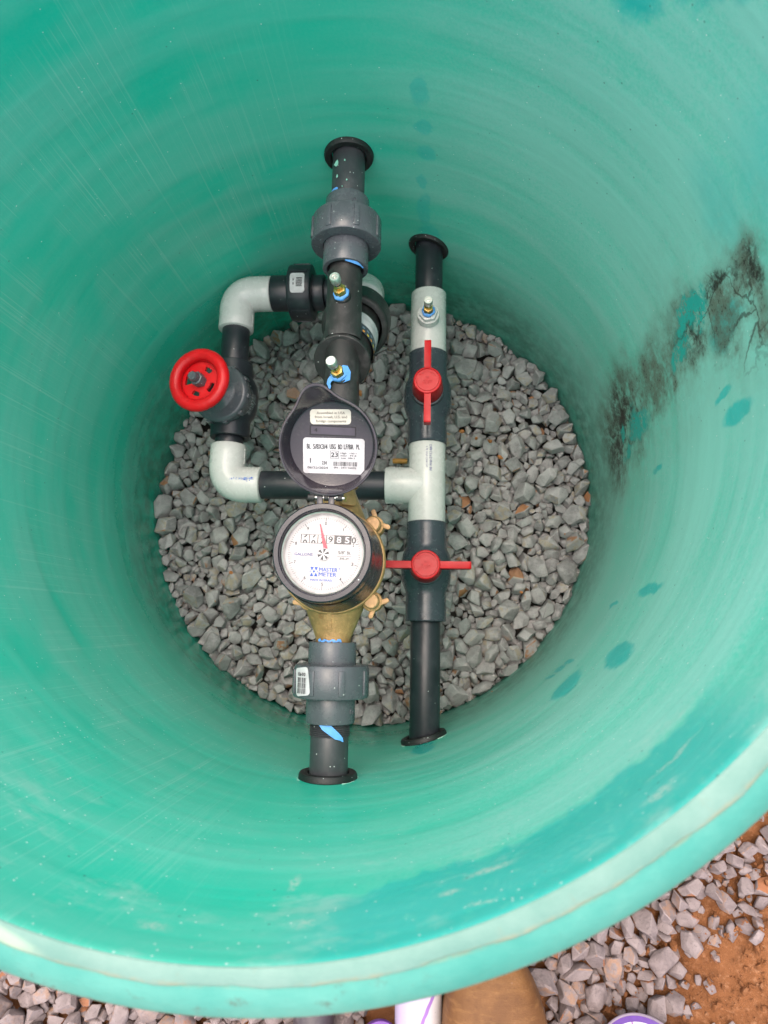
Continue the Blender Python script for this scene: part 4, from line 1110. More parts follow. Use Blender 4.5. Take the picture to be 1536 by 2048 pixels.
# stones as they came to rest, one whole number each: 1 x3 y3 z2 quaternion 2 2 2 shape2 size2
STONES_IN = [
1658151444349440995,1507302534540200995,1715800595452630495,1692082410244380495,1457445480670430295,1926345462906480992,1695408486247971195,1606167486304631392,1244319627114231095,
1441263552508621195,1308431528663730295,1864349486694571095,1587372663453630295,1668641560158471095,1608118543006620795,1410082496991341195,1550063348286400292,1194480479369420495,
1661530548011491386,1822621452329750295,1803261491663610395,1228548557689551095,1338390420158550490,1730163475055830287,1503120408462381095,1602656462706520695,1588313544849690686,
1837513503394631395,1719337482110540687,1204254605170080695,1119274538925361395,1512036532455740995,1949466488563630395,1904513484497390695,1028479466763760995,1849182472543771295,
1462405543945230288,1408377560445680193,1436068387011350295,1509080541525540194,1618360548085370695,1400296565978100695,1158415396195350195,1570498439441480395,1941405544488291195,
1751319436622800595,1789476416551040483,1195511465014161293,1769674551419411195,1524356524798431179,1394128387872601095,1708144400260530473,1477592496615281095,1821333353640891384,
1813168496029890784,1755135406704570478,1352805598484570695,1335460514864960477,1713436544934840187,1729200456250600886,1379581544857290887,1038434499763500195,1368690429666540495,
1888548524783171090,1613086458273500495,1606396617452320182,1272704417344321395,1166176575050670975,1203309555943060182,1359153434243641295,1671576612313290385,1769208414946430972,
1292137408045330595,1642599542752621082,1364513416754190395,1484349415395500195,1398607576269870279,1703684557633870595,1207408457617290390,1646301465239410585,1202576492670511195,
1868293361617340893,1238722414262661095,1231125423762600786,1829546433220600594,1908623442449440284,1359099447650910795,1594275496088781283,1209614517560840395,1435680581749870395,
1128688486017850595,1574208422887510591,1319293484853000973,1398178548374370195,1505482507458360485,1470137536943680588,1378363473692290277,1802394547280200284,1831235387106400471,
1276451486296580095,1512803562785360795,1093715475948980195,1455378415812801388,1549179462713290381,1482184333612560395,1254562475540151295,1317321455657461086,1130781333342951395,
1721532596417400693,1893404380963570895,1673351468670610979,1506539435250900588,1259633463415791195,1547657502174280384,1193136530942220287,1359125475863040278,1296509423849840289,
1501379525482161384,1775563480967480479,1722850382281531395,1889353345083161095,1617291518072181178,1239595456605420890,1226868486076850995,1760447354638970595,1151722419665500480,
1487657495476210795,1081500413150270895,1643912403709320295,1571351444039910395,1761709417069731282,1357852533427690591,1548738544452510969,1420852449233330290,1426612523089580283,
1385812446865721189,1958385447972750690,1801215348557161386,1457518557914680777,1463938319847561092,1447026412574580695,1445207464541950674,1352295515652610086,1373775482374811395,
1504863483895620592,1401417517913371371,1160514333392530290,1533453564357930172,1666062440967511375,1915685490653450180,1420801515971701388,1369400455794450195,1649217475673300177,
1202544404814830695,1316748543325110279,1628341416012781389,1579257578751450981,1685459602770821380,1025531382735841388,1767620453007520174,1965530374274120182,1410344459549680377,
1794289341631500677,1336340534446961367,1507914534250781176,1180847537771620792,1518577436472480183,1390438406263390595,1712223452288521071,1526248498629311069,1885267476874660780,
1689824435335631294,1603943524014750687,1606438472164540776,1401778401175300790,1366657513796530465,1491456586945170674,1749094361554630986,1205677384663030595,1652485463756421367,
1048397455972721287,1516654633388240375,1682325455955730076,1454609483131841277,1833476373697540268,1566599496458040467,1468249431822750781,1814579517057220095,1559398570840310373,
1361214559848540467,1552716442588301387,1425573447716480377,1384846395203341178,1679779518571441288,1517179383049830884,1287240530263530963,1649394406270071382,1190705345403451083,
1775856468269181387,1476752455258240277,1508210418261511277,1810371435684760683,1076441300048540477,1619524482445350675,1902454410342590876,1588791592331680680,1671279515357830767,
1158275475484730380,1840209467973400484,1617859495256980968,1859559398318340675,1502683531566360978,1577759454189750381,1532625527048120969,1735258360258440575,1768168466510290878,
1576943376095661295,1391240514662730168,1808689464848100668,1547966416378140195,1360911462758120895,1633656414063890281,1735716337553910595,1796607461914580771,1780512395150880767,
1031571394461051074,1204375449266351290,1728285403830840768,1265896490952230789,1647046409156401069,1450810494620121279,1411737395181171079,1757410434042020170,1961609338480660273,
1762353454914670575,1445160505238321274,1754521511416470373,1351070491258300671,1093417377775691279,1431644485131880088,1667378454305350472,1806136426511241065,1314178567332781375,
1533330475784170680,1359185392040400274,1473721479370480465,1548778457387691175,1538204400634431167,1297895480751641383,1126205477475240791,1052534453784451095,1840364327682600885,
1837778473439950280,1619618535695420378,1572667313697571391,1702182401729800177,1596058428266160985,1558684517459381277,1580448439462500767,1278155484239361069,1757182242747890195,
1515764471843761378,1335725435263030377,1928660377520180778,1739636460143480166,1513950567943791387,1535936434052750278,1384203514038101168,1709100234973280185,1901738463924491182,
1142221577238840581,1145814357072561293,1691856533964240374,1313064262976790384,1752232468067560973,1081607314636861286,1585859401062220595,1841280427966760878,1511723523940910874,
1347631569461510874,1339825397950650892,1260373403593320874,1618712433854650881,1329498368074620483,1822306447935580577,1550368501981301165,1478284415057591281,1546226354615811292,
1739510353758891178,1167617436194660970,1592188408668670264,1321098293894321395,1667718544816171272,1157194484855010472,1277078435588540882,1439325444259330463,1653939441948881295,
1549420473891380777,1589619467551700371,1457050459749611271,1486395437480750766,1665254414444390069,1252144413011740972,1419161445334950664,1926429424191600673,1751740433864950964,
1341367485002400960,1632268387387480465,1783372472771170366,1908425307370681177,1616785478461530372,1399949368726300980,1248480402189560961,1580704493160091174,1628843335656580974,
1483039394553810076,1853256324831360968,1639249244196550495,1648363415561910864,1872778546930141174,1440911473649040173,1658843486875740179,1927587394948010953,1771828332251260276,
1608815465279301376,1285271454602380165,1091291416360330574,1065380444457880768,1950575438051670880,1673163299168631085,1439291336310240895,1637416505200500952,1269116547229140469,
1906257402730760871,1798744424945970959,1582898501232371180,1731604445035020866,1438498475033060162,1362717504450751361,1590720597249491167,1846408396916210362,1427542470742620262,
1273182364462480768,1811421432410340664,1057465420734321074,1671501441739140081,1747855416677741072,1809800425124210778,1491253502308471353,1310856271033441195,1288746481279630768,
1838814363231750395,1776399563186320867,1737375281913560779,1617739502243570568,1431239413702470954,1483426581841140077,1746385414861280658,1959498408471770071,1742674445640541271,
1621480388263830479,1219158471982600267,1578424504005500160,1204869313313390595,1146231352784770495,1177671474339790665,1896381405235960959,1597032307222631280,1409487472828810566,
1678662470148460865,1315514549657340165,1267827336756851368,1684477460251521166,1479081388441611275,1764120293038490761,1845697465402620073,1423469373757370170,1366619453147170973,
1189266470468591072,1298342421322541163,1349240481951690761,1406549429641360961,1869229385763020952,1554550487007630155,1914552368841790173,1646881505279870367,1505633454590590267,
1567230415757731057,1038614344204480465,1292379472408580451,1149492455109770766,1270340423562951068,1328211586805550259,1443741440147550956,1465324435858781356,1335771405652870182,
1429308451848550467,1528407547890500859,1487817440458660170,1628216402859190560,1633073459066320362,1143465488550210475,1456881453193390574,1309086466196410065,1919485375770880868,
1129613344036051273,1056319415083840173,1584587389174530878,1341526536738710367,1756797357144210273,1790186428183611358,1158354334865080673,1481021264406390372,1739797488318320965,
1554142381770540360,1602884431042510260,1499972445805610670,1410819499949520261,1840452387556581063,1662686440924460866,1783318368952340965,1169155341649130495,1068645316056780575,
1318214430566611179,1132352365223740567,1943638351362520670,1209189426060350160,1435103491249270262,1186437497055130664,1328156396110380680,1830801544950060453,1338273465607740958,
1257254441639720564,1117498444860240956,1965411384677261068,1173382478469790763,1207336411912440367,1632796295420600586,1544123454689691163,1563528564472571270,1605461504754451055,
1469685456146070158,1237225483806360866,1715582471026420562,1857228234442111195,1475213439229631158,1204287448938590471,1790423423635080564,1304813406269851168,1468104465634800160,
1863507322110450453,1703303471221350359,1110231437023860664,1349259393502460078,1334555540537570660,1496514498143130362,1918706293315280891,1310255478485530949,1897329392454910869,
1328608355137870073,1814437340247341074,1687208402363440355,1575046426776850161,1305618456261060362,1515895394158060776,1257102415324070870,1845432323896600362,1320581465636461265,
1293363326050891390,1386099265611220588,1724902432112510367,1867664335862950070,1495563510930290758,1622681431519651258,1436362464403620556,1856632443110270360,1646746473407481164,
1588917467162110580,1284528351780291367,1316536305636201295,1461298466359641156,1550468495293520165,1172347424442831356,1411261490764510661,1538890392374280565,1720078292290480858,
1770251325295301156,1387152396182321165,1282475323838690269,1587241337366890177,1804503274844881191,1170262228322730795,1820769407077310672,1889575285649190470,1843650311041400171,
1312779353490280257,1431422474352071150,1335900426821781077,1630115421045501059,1384636462531810361,1744461466545100153,1373467518254550253,1638181454984790958,1459866281266230695,
1378950504763040763,1131638272144470293,1084665394444400566,1427119330632390170,1479708370254370983,1936619323880850662,1611909344185520580,1346487504450210155,1528152424872540360,
1226440371126640157,1660455451557590253,1640700511221400154,1331117458129801168,1318667511948220763,1413228412709660761,1675907385939860366,1180695208750391086,1169585428065550360,
1498148474371171353,1308728334409230264,1570272356783310374,1860805433707700255,1323917292023310589,1408712456075100357,1468535360357630267,1526024385780640661,1176219450764701361,
1524502438554841161,1563890318424350379,1143748365997570453,1655816396517260565,1337693517371430359,1152549464658980858,1757270372073560254,1355040386526660068,1492233372190471365,
1404690514837860656,1186636256677140775,1612602359538411362,1328250334063401188,1920311314495390959,1095579368777550455,1045644404395510167,1390492424992470964,1776797464052671156,
1301541449028680950,1494921390726531084,1061557385997510452,1296108427543440354,1525706448872541056,1903296347008351049,1343671542651640354,1390405337529340281,1120639412837701056,
1553244510142470147,1636824444840710257,1786356364648661162,1928290427517270959,1309669344851261095,1421446434505640655,1299929422933910469,1319415359175400362,1579158308365600470,
1618142404339040752,1605551365831291064,1235193424449771052,1461159385233490875,1119455356672420462,1626583454644051064,1315562434914810765,1147568383682830565,1343762545369080456,
1220846352861580968,1194813354333481160,1271202468958360655,1704501336106690183,1631547378141260472,1300799239531460190,1566026436267230654,1402662431778380372,1969442378937231161,
1869686413112291359,1467825361515530968,1452559444360091151,1412322259843450276,1893224313760130259,1870206342723151257,1618312343395500258,1681577407052100282,1384256412241450458,
1440947405195481165,1262285475784720351,1695340335756010570,1270308523564320258,1288834348084650362,1210744419556341358,1800663425402611152,1667117352675340249,1730759421065670361,
1888709379164581259,1513433472045871156,1820641372218730080,1448111362285701158,1670236303872920562,1694229317978750068,1235640302634371276,1056490346009460361,1292068383997510067,
1707709347339301175,1873445363185410354,1239759371324500564,1673934343890560462,1131583457340120074,1721647254765561195,1227194315247840888,1864722354540040655,1122716305763101361,
1429207286048161095,1242527432638871061,1673874398924630657,1641452357608570073,1603572473539190355,1829418213367580173,1223663342953160563,1688542286779700793,1138291412413561260,
1353405541157420247,1128395427854691352,1667431367037220355,1824252326049650864,1879641393159720754,1313474476226541061,1936527323760721353,1669185418012440251,1341862351426680470,
1546265483315191254,1522222493157270854,1826727305832440255,1649516402980160361,1830578336658931273,1740341355839680060,1644319440642440946,1244697503922840162,1271591335018851360,
1728433413556800763,1790837295587400980,1866604280966720466,1784232320248480149,1893689294819331167,1208222344874920564,1512454509173390655,1773490223693460771,1558867428472751355,
1531107411651210654,1695522465684801253,1454337468759211353,1883243365177080861,1225791232761630091,1582538408222720961,1698543477126750758,1592490283760550769,1612240357874311357,
1507267463895350247,1827703301677600367,1474566375684350665,1760470397347370856,1651091294051100763,1158388243830070180,1124253385109730963,1693066233147950676,1737485436072340656,
1087467431979740358,1267521407133271251,1332648475514380069,1592107381844750355,1246395354307341160,1570832453871930156,1153309477644140353,1126738270657490867,1388044415535031048,
1539501474008690549,1657287254234840387,1465497364735381269,1654189368058331357,1635385568267810558,1227505395793301155,1696895391378330653,1741126327650210655,1180316426425181051,
1846733385061300251,1111758363461041052,1101619322425210359,1620500526208710149,1620888373491650459,1410112399174611344,1727115347754090454,1298283321976480867,1266652247388641395,
1036594213448961167,1090243378834671260,1074351391758390158,1676675341856371287,1455973322160570967,1600507492017350751,1362582376351100576,1746538327130281366,1592383457812381073,
1395873380635500856,1639469455124881046,1380888364129170663,1214764401074450150,1522830512031760159,1296193434866380650,1182335285606270371,1092369406770810154,1432394452354300549,
1367306334337970458,1558321432678780458,1840671394227101253,1197151335124910179,1638581303965860185,1575395407070770664,1493763298720610666,1884725292687451063,1615945328542250979,
1705642406969761050,1237167427289590349,1390271445623910747,1696495483336930054,1437773329950520658,1259746437384310860,1793566399366640949,1570103346675130345,1430193405332941044,
1636727463853821049,1487959271053220682,1116416305260980751,1546827333041920167,1615263421682340853,1298582345063140656,1819838215533240167,1173727253640850369,1388920467236291353,
1390311413972250861,1947345238227591069,1126434376446300749,1631240370564340939,1459792354287800462,1448711425437021153,1628034360654610446,1564636450362450056,1569124308271811059,
1714776447640541361,1872464350562610054,1279662373194400451,1360743446746961154,1278562455294480446,1428714275860070676,1753613319950460457,1786722378851270654,1760769192217740289,
1935497371480590444,1136535326782190760,1523390384304680354,1119304332352520954,1978504357577690454,1149180376002461070,1732413317585280863,1844491275099500664,1876527350153560553,
1252843339052661156,1879312284348661151,1303643413218830246,1701608421148630243,1112475390556650753,1774300308749790059,1533152205326360095,1745897273157040660,1739565425843621045,
1239240410548521255,1109566298281301160,1448138403389490653,1641771416687761251,1962570284140771068,1299162425189730348,1302641280246620481,1325189455965090866,1151331392122790152,
1457583395065510254,1586139350362611347,1168461382592551046,1238896292675660878,1194785387842211056,1077421396028181051,1347951331949530658,1643620414319820348,1684289318821580875,
1883765399555470158,1038357297221480160,1547336343258310565,1873587336503431252,1501603493251140851,1607368335967720690,1703576244678210586,1335045432433100753,1244266442242640646,
1245800332219530555,1716879352655610952,1283652467121830550,1939554266453601259,1804824373005530248,1396470346638401260,1052510296716740873,1349570489054450745,1549277336939141064,
1099464284244520473,1798337396241341343,1212821324377290355,1548585423083470249,1383740465727071049,1418834371256570865,1605687515981800152,1485322480435360845,1416502345258011074,
1682303413278200342,1274390507677250349,1070301243624570784,1579566475973080747,1396521464016561353,1256787364404421050,1338065340566370561,1055367364652571348,1547912395841451253,
1793160505888640451,1077681337511330856,1697254352807570844,1265431341722590669,1710120360939510545,1399897423660100650,1706756381728350552,1236306432789360875,1219271456611260354,
1695737380534440448,1971479227658120360,1087338333358761349,1562185222615640973,1070281348526580060,1759584358423350858,1708366356475781150,1815160285604680184,1340166506660781145,
1794645318353710152,1841316306492530661,1866369360557280448,1183196383751790146,1693839225060860995,1669725343863170186,1565811449339320649,1251184446211260342,1614760430441680851,
1537837443993631053,1727155235840230495,1362482406783331358,1393752353521130662,1365557425845230938,1176559396563060945,1140433215771140172,1499219215757530995,1403643533595630644,
1109387312384700158,1183170454148680555,1727549372630880354,1603536244267610681,1716822458384401351,1235572385842410253,1373454459567410646,1861332360434630953,1453185375389540953,
1490278507941301244,1268683300768621262,1087552375180460063,1867702294395360355,1458483457516291245,1848540237720260274,1969558425486310347,1085738341431230566,1102691348278500456,
1537752427033080646,1770703315066950465,1597736434935330860,1649669425579840851,1404207357263921252,1378166226012221184,1351337453333740857,1542306323024230264,1229340426003440745,
1032417269139450176,1277545393875090850,1258414411768621149,1676203279273550761,1955544317282790553,1117367364435960745,1412034405928070845,1740299311372570249,1785152418819461145,
1156770332745920454,1932327184659960961,1469624502143840150,1621070302031841264,1289762324842071065,1192462401682340163,1391715367246931054,1633955399542660558,1419962367358081352,
1657174228065640959,1697916245414791271,1166297370336420249,1380083409231541041,1517846413093610947,1257303323395410281,1695127290540581250,1530676415721100650,1690622438469660344,
1276427456245931249,1458356464177370341,1035560226653510479,1942362286213190255,1054582281173370551,1566302425912260848,1322942248431750160,1562066204452311270,1225808363262060549,
1314363436043461243,1225358427967510645,1378063412615570342,1766765391887540549,1537518340828340876,1624395428535280958,1135378461740610148,1189755325781820347,1704460319761550478,
1247339481433670158,1293871342244900654,1417025345298430748,1872748315595560947,1461899370457360148,1057342341432240950,1807559315263050760,1505093366029060361,1267228464470640941,
1552306408339820550,1807719395717560348,1304398464858060640,1230687485272930941,1173755276968510455,1322847424243570645,1590550468539790748,1376333467429260447,1427521432067601248,
1028393343683410861,1235674426696481052,1214435302414630949,1672095279947471144,1162478374704291147,1070707362068291153,1491166440922480138,1236413379160541040,1422137423054451340,
1532906241645360379,1610206374411480744,1162790328268170250,1640689337321170771,1395537349761470651,1298694453566180644,1772888343976090058,1438790403893320749,1070581364693280144,
1454659466045750047,1662626291164340262,1418405415947770647,1551607354948020653,1409630494505710444,1391355304468230959,1436143217862601082,1716398378725300741,1830388331429621042,
1697373404666040541,1468466483723770341,1447095462640920342,1195241384673711066,1626050301967660251,1710298348566681051,1694364281928200269,1092639366805390744,1708458452367390342,
1705162304145970852,1800510395929220440,1808317193062670157,1339933381769530952,1214725314999480244,1785258230926360153,1779658354433511268,1555801334803330150,1513334504440891243,
1587810430824580453,1866634286138961375,1744825228015460863,1813486407852891145,1411513391865210242,1506407349126400640,1337591433409550743,1079261377825201144,1230258354396350556,
1554438435961321138,1758546428084671246,1280269266470890895,1366224387088720865,1879520210923510986,1486794287471820057,1579732510347510853,1719479362542770740,1133665336075150344,
1674801408746660852,1602220342512451141,1639145266053330158,1718663411914620742,1856388334679580343,1096518295251390052,1531081374209770744,1537857368358531152,1085273264895340872,
1880606372327531344,1825294301033641255,1472961399064520343,1410692344840371076,1654862325443960555,1146587313719860250,1284783390046530642,1060296391271290444,1280857356373910849,
1707556387578801247,1598758361383470649,1496435439327530058,1355280273326670769,1540481447573490446,1075538393785620858,1774272297725171249,1171809303320380155,1793775436644400438,
1758890291372390550,1174220291221360477,1711917363695631247,1532562448349221247,1058602225588651258,1536284423190461246,1279727251766170261,1100539262828751158,1270763364230920847,
1714382367937870545,1601324402992410249,1646101393554920841,1527275476330490140,1294307375990541257,1575876515883430347,1465075467372771340,1202643338315390242,1106595287166800353,
1632128345273170448,1761489357952880342,1579638301761461362,1402572398330201249,1563460374567120944,1076522216605630261,1683187214101550079,1371075340343400449,1427898365725121251,
1900645273836230143,1579335230669570160,1561575438381400541,1301454336558900161,1247117226160900764,1386334370364420546,1589416372869181047,1704725453549260739,1188375357159090553,
1403061265645360953,1254164445871250339,1727744319135371042,1279294404336750643,1277878337417220552,1390460433366060048,1712623375960690842,1130552305078120548,1789124295487511258,
1691106351817560638,1296110242769130595,1766525296032081271,1284318443345300647,1378562284566700971,1489100373624100547,1239775327139790858,1971459328734471144,1831189170755610270,
1140191221280400186,1583291388333530251,1219461383759620548,1231099336574801143,1198200379237310749,1290428293364260665,1817455283019370551,1160685316853901051,1838746285350310862,
1456697521345810046,1368324344180110645,1405918351755611349,1288606335397411342,1814195304252371139,1523532208270610864,1439407395455980250,1768417246837551377,1544570442968881343,
1344202403591701053,1947431354925580548,1858457256057540568,1271801313961121244,1920530237352131261,1488673373048320555,1244823326658911245,1694652360534630047,1046330205382711057,
1199122274320881182,1352546446251190135,1381028310863490744,1346435384695680342,1326677436684801053,1152441378632240644,1103403263492290857,1787875403405510345,1391069345327250143,
1515975243337550279,1331882283385200948,1508369310566470895,1533193235737250880,1925376284497640147,1255197364746090749,1275407306326091071,1392224439140350442,1756280224176660364,
1930361359948560448,1172444369433640943,1744425397214270439,1864188281433770241,1748756319126411044,1808242210354550155,1262669405273220843,1397612368214380684,1240281420949750742,
1570082268659350143,1420245328545610260,1208113391271410840,1315450404368780744,1445428306767120960,1082376241759510375,1226406315861790855,1260398437130200046,1430923354547430352,
1521052283341941053,1804538310251350547,1652787396908681243,1127508344414840241,1661547344991770163,1507827437161900050,1227483348638201249,1819749333250040744,1824496325332630550,
1099754277789621150,1404036251065590469,1801458348880420937,1457231413688210937,1473108313409260665,1283220432549841146,1418571241818530977,1522548314879630143,1330233447163621137,
1638535559030620237,1378538401781700238,1900594199131361356,1704734247045371086,1453762392175180943,1052660281067591249,1313833353673740551,1918337285547440958,1698385348355530442,
1674388220143450695,1569780334148971350,1796549380354470434,1886469357732250442,1472230316264920056,1800585332808390859,1371292415954230341,1660586447778561260,1188352335071941040,
1771596395728240739,1405865235563150972,1654326323561070355,1784442374777190143,1314139465784680937,1803862253777270148,1445227263892680763,1950450344045380244,1508144328958280455,
1774544360566450233,1892307333660131136,1904531255972700848,1773783365514150448,1870395244978300354,1321700446554580241,1178829231859540654,1637200339570500342,1173533384427900444,
1256084429653520936,1530520478349811245,1623188206070120162,1253457282905470945,1487841386813770344,1275503402021480739,1334707274462891189,1896490213735750364,1664886249149270250,
1466729271028430961,1554115323377310145,1231321295780130270,1102234247529310778,1666777406131420144,1217584395638281341,1413659542892551134,1228621321639490548,1513609457185310541,
1777740322243431343,1055674204097530248,1703693371913361155,1495332304895551050,1741359182486290855,1668463364272220253,1619106234454240595,1161838347112511253,1367392234973880274,
1644119313884330343,1246620213025820362,1946508308215360946,1692794363820851256,1864777216723160590,1741780349742500141,1162319324210200257,1555918221716521273,1705266284472880934,
1477515454817591342,1513740346531121261,1574845298930331060,1172773284388230146,1584090313114320844,1471477386409281242,1192428315127141055,1292913342819770647,1122325286707521245,
1873387346910721239,1469664374887420348,1259354317282311345,1773644298365170644,1381908387925540951,1635751390931470755,1547849364650460545,1226521311782661345,1916284303940900543,
1117354263345221149,1843164305022131060,1847579409344280536,1738866270569470953,1793701274324881144,1279327522053610234,1549100335085821039,1532093346094671339,1249867278732760854,
1370140231062380961,1608131285002620254,1146377379539500550,1668754432677210741,1882567387579730844,1554481329233331148,1600479413992550839,1185402274827930739,1167650362066510644,
1412192342361790740,1917268302591520741,1529594356235750644,1655703442391550941,1661411397945150441,1550932348876640943,1332134305861601349,1681263398517491339,1840602283848900652,
1836597386394510542,1891442321120521143,1451834276768171250,1777334214713160559,1706428242014670274,1673524355590400253,1678442476143121144,1844330369133700837,1327376303840150571,
1408277368468741155,1783762342015671249,1063696258017700062,1016457296911260246,1789628347753190442,1895479311880460135,1810840348828720340,1582958203896571366,1756293335621300333,
1419942335414620849,1555163175929500058,1687722442772210339,1740662315770070142,1643433365958031032,1201840182011390059,1485489255267711072,1883491341864430334,1318347412955921142,
1367057363713760142,1726688345578110946,1293086334779131245,1165663352336130751,1751682324054980160,1680754353914160646,1879660268879470442,1623635404896570939,1268865193741920771,
1947649203890670449,1105656334898490641,1487062307121190333,1318892296213390343,1808624326584480245,1720572395546040344,1711276315169381238,1350612413483590341,1681139299154750344,
1444533395817851036,1400054362525850042,1794527334196590934,1860316292023710341,1241092203206350362,1441547253290470470,1234463336371820741,1443664360150431353,1431969221258670862,
1387692243660340548,1821396273093641147,1031374366012780237,1228363323044481051,1351599293294371284,1735697209266670361,1227379326490691031,1722268208666780349,1762394298118560551,
1407673238450480968,1259612324598601139,1507238455890670435,1139455324312770142,1467273227810580695,1725239281781360133,1825663373911210044,1180608322840800948,1585076193238871154,
1956622206842140255,1421182250462461054,1274776272892400253,1675319279038420586,1259733184057161065,1771725214337061369,1494742382616390138,1554546287664420390,1415766262622660651,
1270363265221690150,1299707395045930640,1773438274055981347,1630175332859791349,1215632356219200853,1450648395048720550,1207133436952040635,1118532382726810838,1730565264992381281,
1426379354892250448,1943483337138070644,1139520407107371239,1488858268081720365,1086320312547130433,1502191177550500342,1226834269553591247,1922606322530880549,1726450383480150437,
1680606363768600544,1365957425359110051,1910659276383740237,1681560391450740644,1493527375475900640,1183734394178170839,1468056338318491346,1510872314539140265,1162633312814401254,
1073400323056550141,1355450396349970239,1286680403164920047,1172570274212210857,1288564405442380948,1741236322378191342,1138479323455140664,1531611327663661361,1318234400242570636,
1101320264740640633,1279615358846510437,1821281231380520052,1311879373964390639,1598787310438530879,1216247454210780441,1839341263342480239,1347600448831500040,1571167383534300834,
1657756327784411257,1784386341418360445,1498045213557901164,1877478280250600643,1372828313405440134,1391556395485400338,1604406417342141354,1209490198318550944,1052685317671700839,
1467136270936670475,1959423295861081153,1346308401458400945,1246679324534330555,1914635284114371142,1446360307418421054,1607333208847521163,1204167380336550539,1211613225851750495,
1689514370636631340,1508277325097370972,1608423377178370340,1328440372061871049,1648717373292530948,1443844312789351334,1933303237641650552,1263217335781240452,1793762403004461331,
1298237383087301152,1210784315675381337,1575650438462590330,1483262403682260236,1542018195861950563,1936437286358270950,1873210203240781166,1096352324282790440,1745586299245270537,
1482628412855470734,1383672342157510340,1038628197034240354,1179789345418350046,1793401322954451278,1729618343054240437,1348416497144380535,1874430299357371335,1869789344876630968,
1177296325975640545,1674401371918690735,1610585365290741136,1854756322826301337,1844711322322800846,1823228216111761161,1794684337033380843,1582126284148980237,1768103195016790339,
1569519218246470869,1544046204836020162,1773372219034591057,1875371303692360848,1288629176789260258,1369232285252041158,1078487269077461342,1503842326768810060,1557019337420790544,
1676112256923471356,1347659386069901256,1209357315058830134,1615035296752940049,1785166264448600669,1853197321785520440,1195512239170360485,1387188354179160150,1602846242715740558,
1885617208083460660,1142324294653571037,1257880311938321140,1582808264933890995,1094531344230921235,1535773284022750357,1427752301046780743,1757879199549400446,1816678354961600344,
1420047326319680737,1256531332907610458,1531443410246370154,1491598264147930283,1410153254732130271,1798280187887461350,1486446430665340248,1244455351427440928,1230748263802460142,
1533695406815310841,1931689297834130247,1524310386147620538,1432886312730610637,1890540334571940943,1108434312461370334,1603628323178201247,1469368296816250849,1192451255568951071,
1162233180239490952,1540603412834620729,1246435374920700331,1859478307764390533,1111333317529131334,1369360239026381295,1472804244561711149,1835687360051530934,1286395389464521341,
1196624330853640244,1737814345428471042,1389731375236381244,1644062290859460745,1710247245150071029,1070625193925820546,1731223240635310644,1233151223751760976,1106366276170761246,
1274486296725870632,1520063292343210732,1273148265244030162,1491884232154600253,1251499347374410935,1473773334273090347,1604710238475550095,1948370196945270452,1578465334175351243,
1425034226475400939,1567136193180841057,1761636352117621136,1265467361682631135,1263492257570730149,1789219196618200744,1437870308066771236,1422297267006410958,1229498307558340559,
1712898302443720556,1423865281172710456,1195361210932520880,1351060225797440776,1320640372816570738,1733402194563061264,1567967203627690145,1862419295589761030,1420151334651850645,
1876263209125510072,1554092256447181343,1900750218362830054,1789538360949461030,1628503392920780741,1413904343208420538,1734101243823750341,1500803375567070348,1594154331658670738,
1617868373142491053,1740176345265840933,1196389283984270240,1739191332440530838,1353786297821420360,1927506277139120348,1274412434044310628,1369427289636570936,1560700303255560062,
1829263232491500947,1373727384007661247,1378707323030850937,1444344264939680275,1333355412232211144,1455747339330630944,1525795413241621242,1354746295044950663,1493419404258031243,
1845621333140171245,1789141308338560849,1099260213628151043,1104767227369220355,1458960204524160652,1554507295593290048,1110783398761770639,1211519302756210142,1155603272548280439,
1460639442617420838,1545400295835160142,1018517184973280147,1506023322444910558,1244510344578261243,1750498265248510946,1786817396584201035,1376947355048871170,1725916227778260953,
1484772383695360231,1279209315464520354,1511500389275471332,1153646275938560539,1711209281245650234,1210210431436271137,1843525315239820947,1498726367124820338,1183652351257620736,
1508451285009230595,1440179353587250229,1253778197118421053,1682696376990670832,1444487360360390647,1126230287254630851,1818471317770690939,1212468223820170161,1098647207613370267,
1634377267535600753,1676223354284170930,1070414344955430236,1372606298066720145,1634563176835690062,1597961358023711142,1420277462417281336,1849671197385741160,1566436305202501161,
1532728397729811145,1308601357452480036,1138660213643300860,1760858314658470943,1782110241323341029,1940681161381541142,1739466345467621047,1576174325790721235,1656800244088350872,
1415456268963230857,1596436275140620965,1682773326794621366,1908568187351900065,1600829324090610441,1219769265174150762,1553765290944690656,1424417356552410455,1533085200570420673,
1746646317669201350,1242423310733431335,1221219412259600633,1334321229075451182,1304153253941650249,1186585341849711338,1118583357412650336,1864416180144601168,1359878313690430839,
1424662414041120838,1698934293536040232,1450392247463441348,1405589407161480741,1489936179032400246,1297206366027900430,1689859333981140267,1353417377558640150,1323804243568371335,
1909469255271120735,1276906333849010350,1785875257563410767,1566565364866760144,1135270376972870335,1683237361981310924,1920586273349770260,1380525291828220938,1672054268922401343,
1339545371047790153,1806605322354840340,1683415291352440362,1474914376919170041,1562837213468350860,1526380262428461145,1448596295277590351,1456622342781211059,1636871283245771052,
1368348381142680335,1483873343725690039,1640410247875690782,1777578365262080933,1533421437160320231,1366247324172900437,1593349189032470253,1266572326154911048,1545630434118820938,
1444894274729190849,1127600196967780358,1460556333215680644,1477405276937090957,1550381367144100859,1151672262369310842,1319465365015141038,1248661342231860940,1860741273964961232,
1504697405135121334,1312395277813531051,1681631366863590646,1472302320051550240,1279244397665770352,1190526327687330140,1856589370767560531,1575025326056160936,1095596346812241234,
1477901315661890037,1794327285089670434,1637769299743491269,1778197229653650566,1199570325964710457,1566615422482250334,1351180214550940885,1499573374555080852,1371537265269211143,
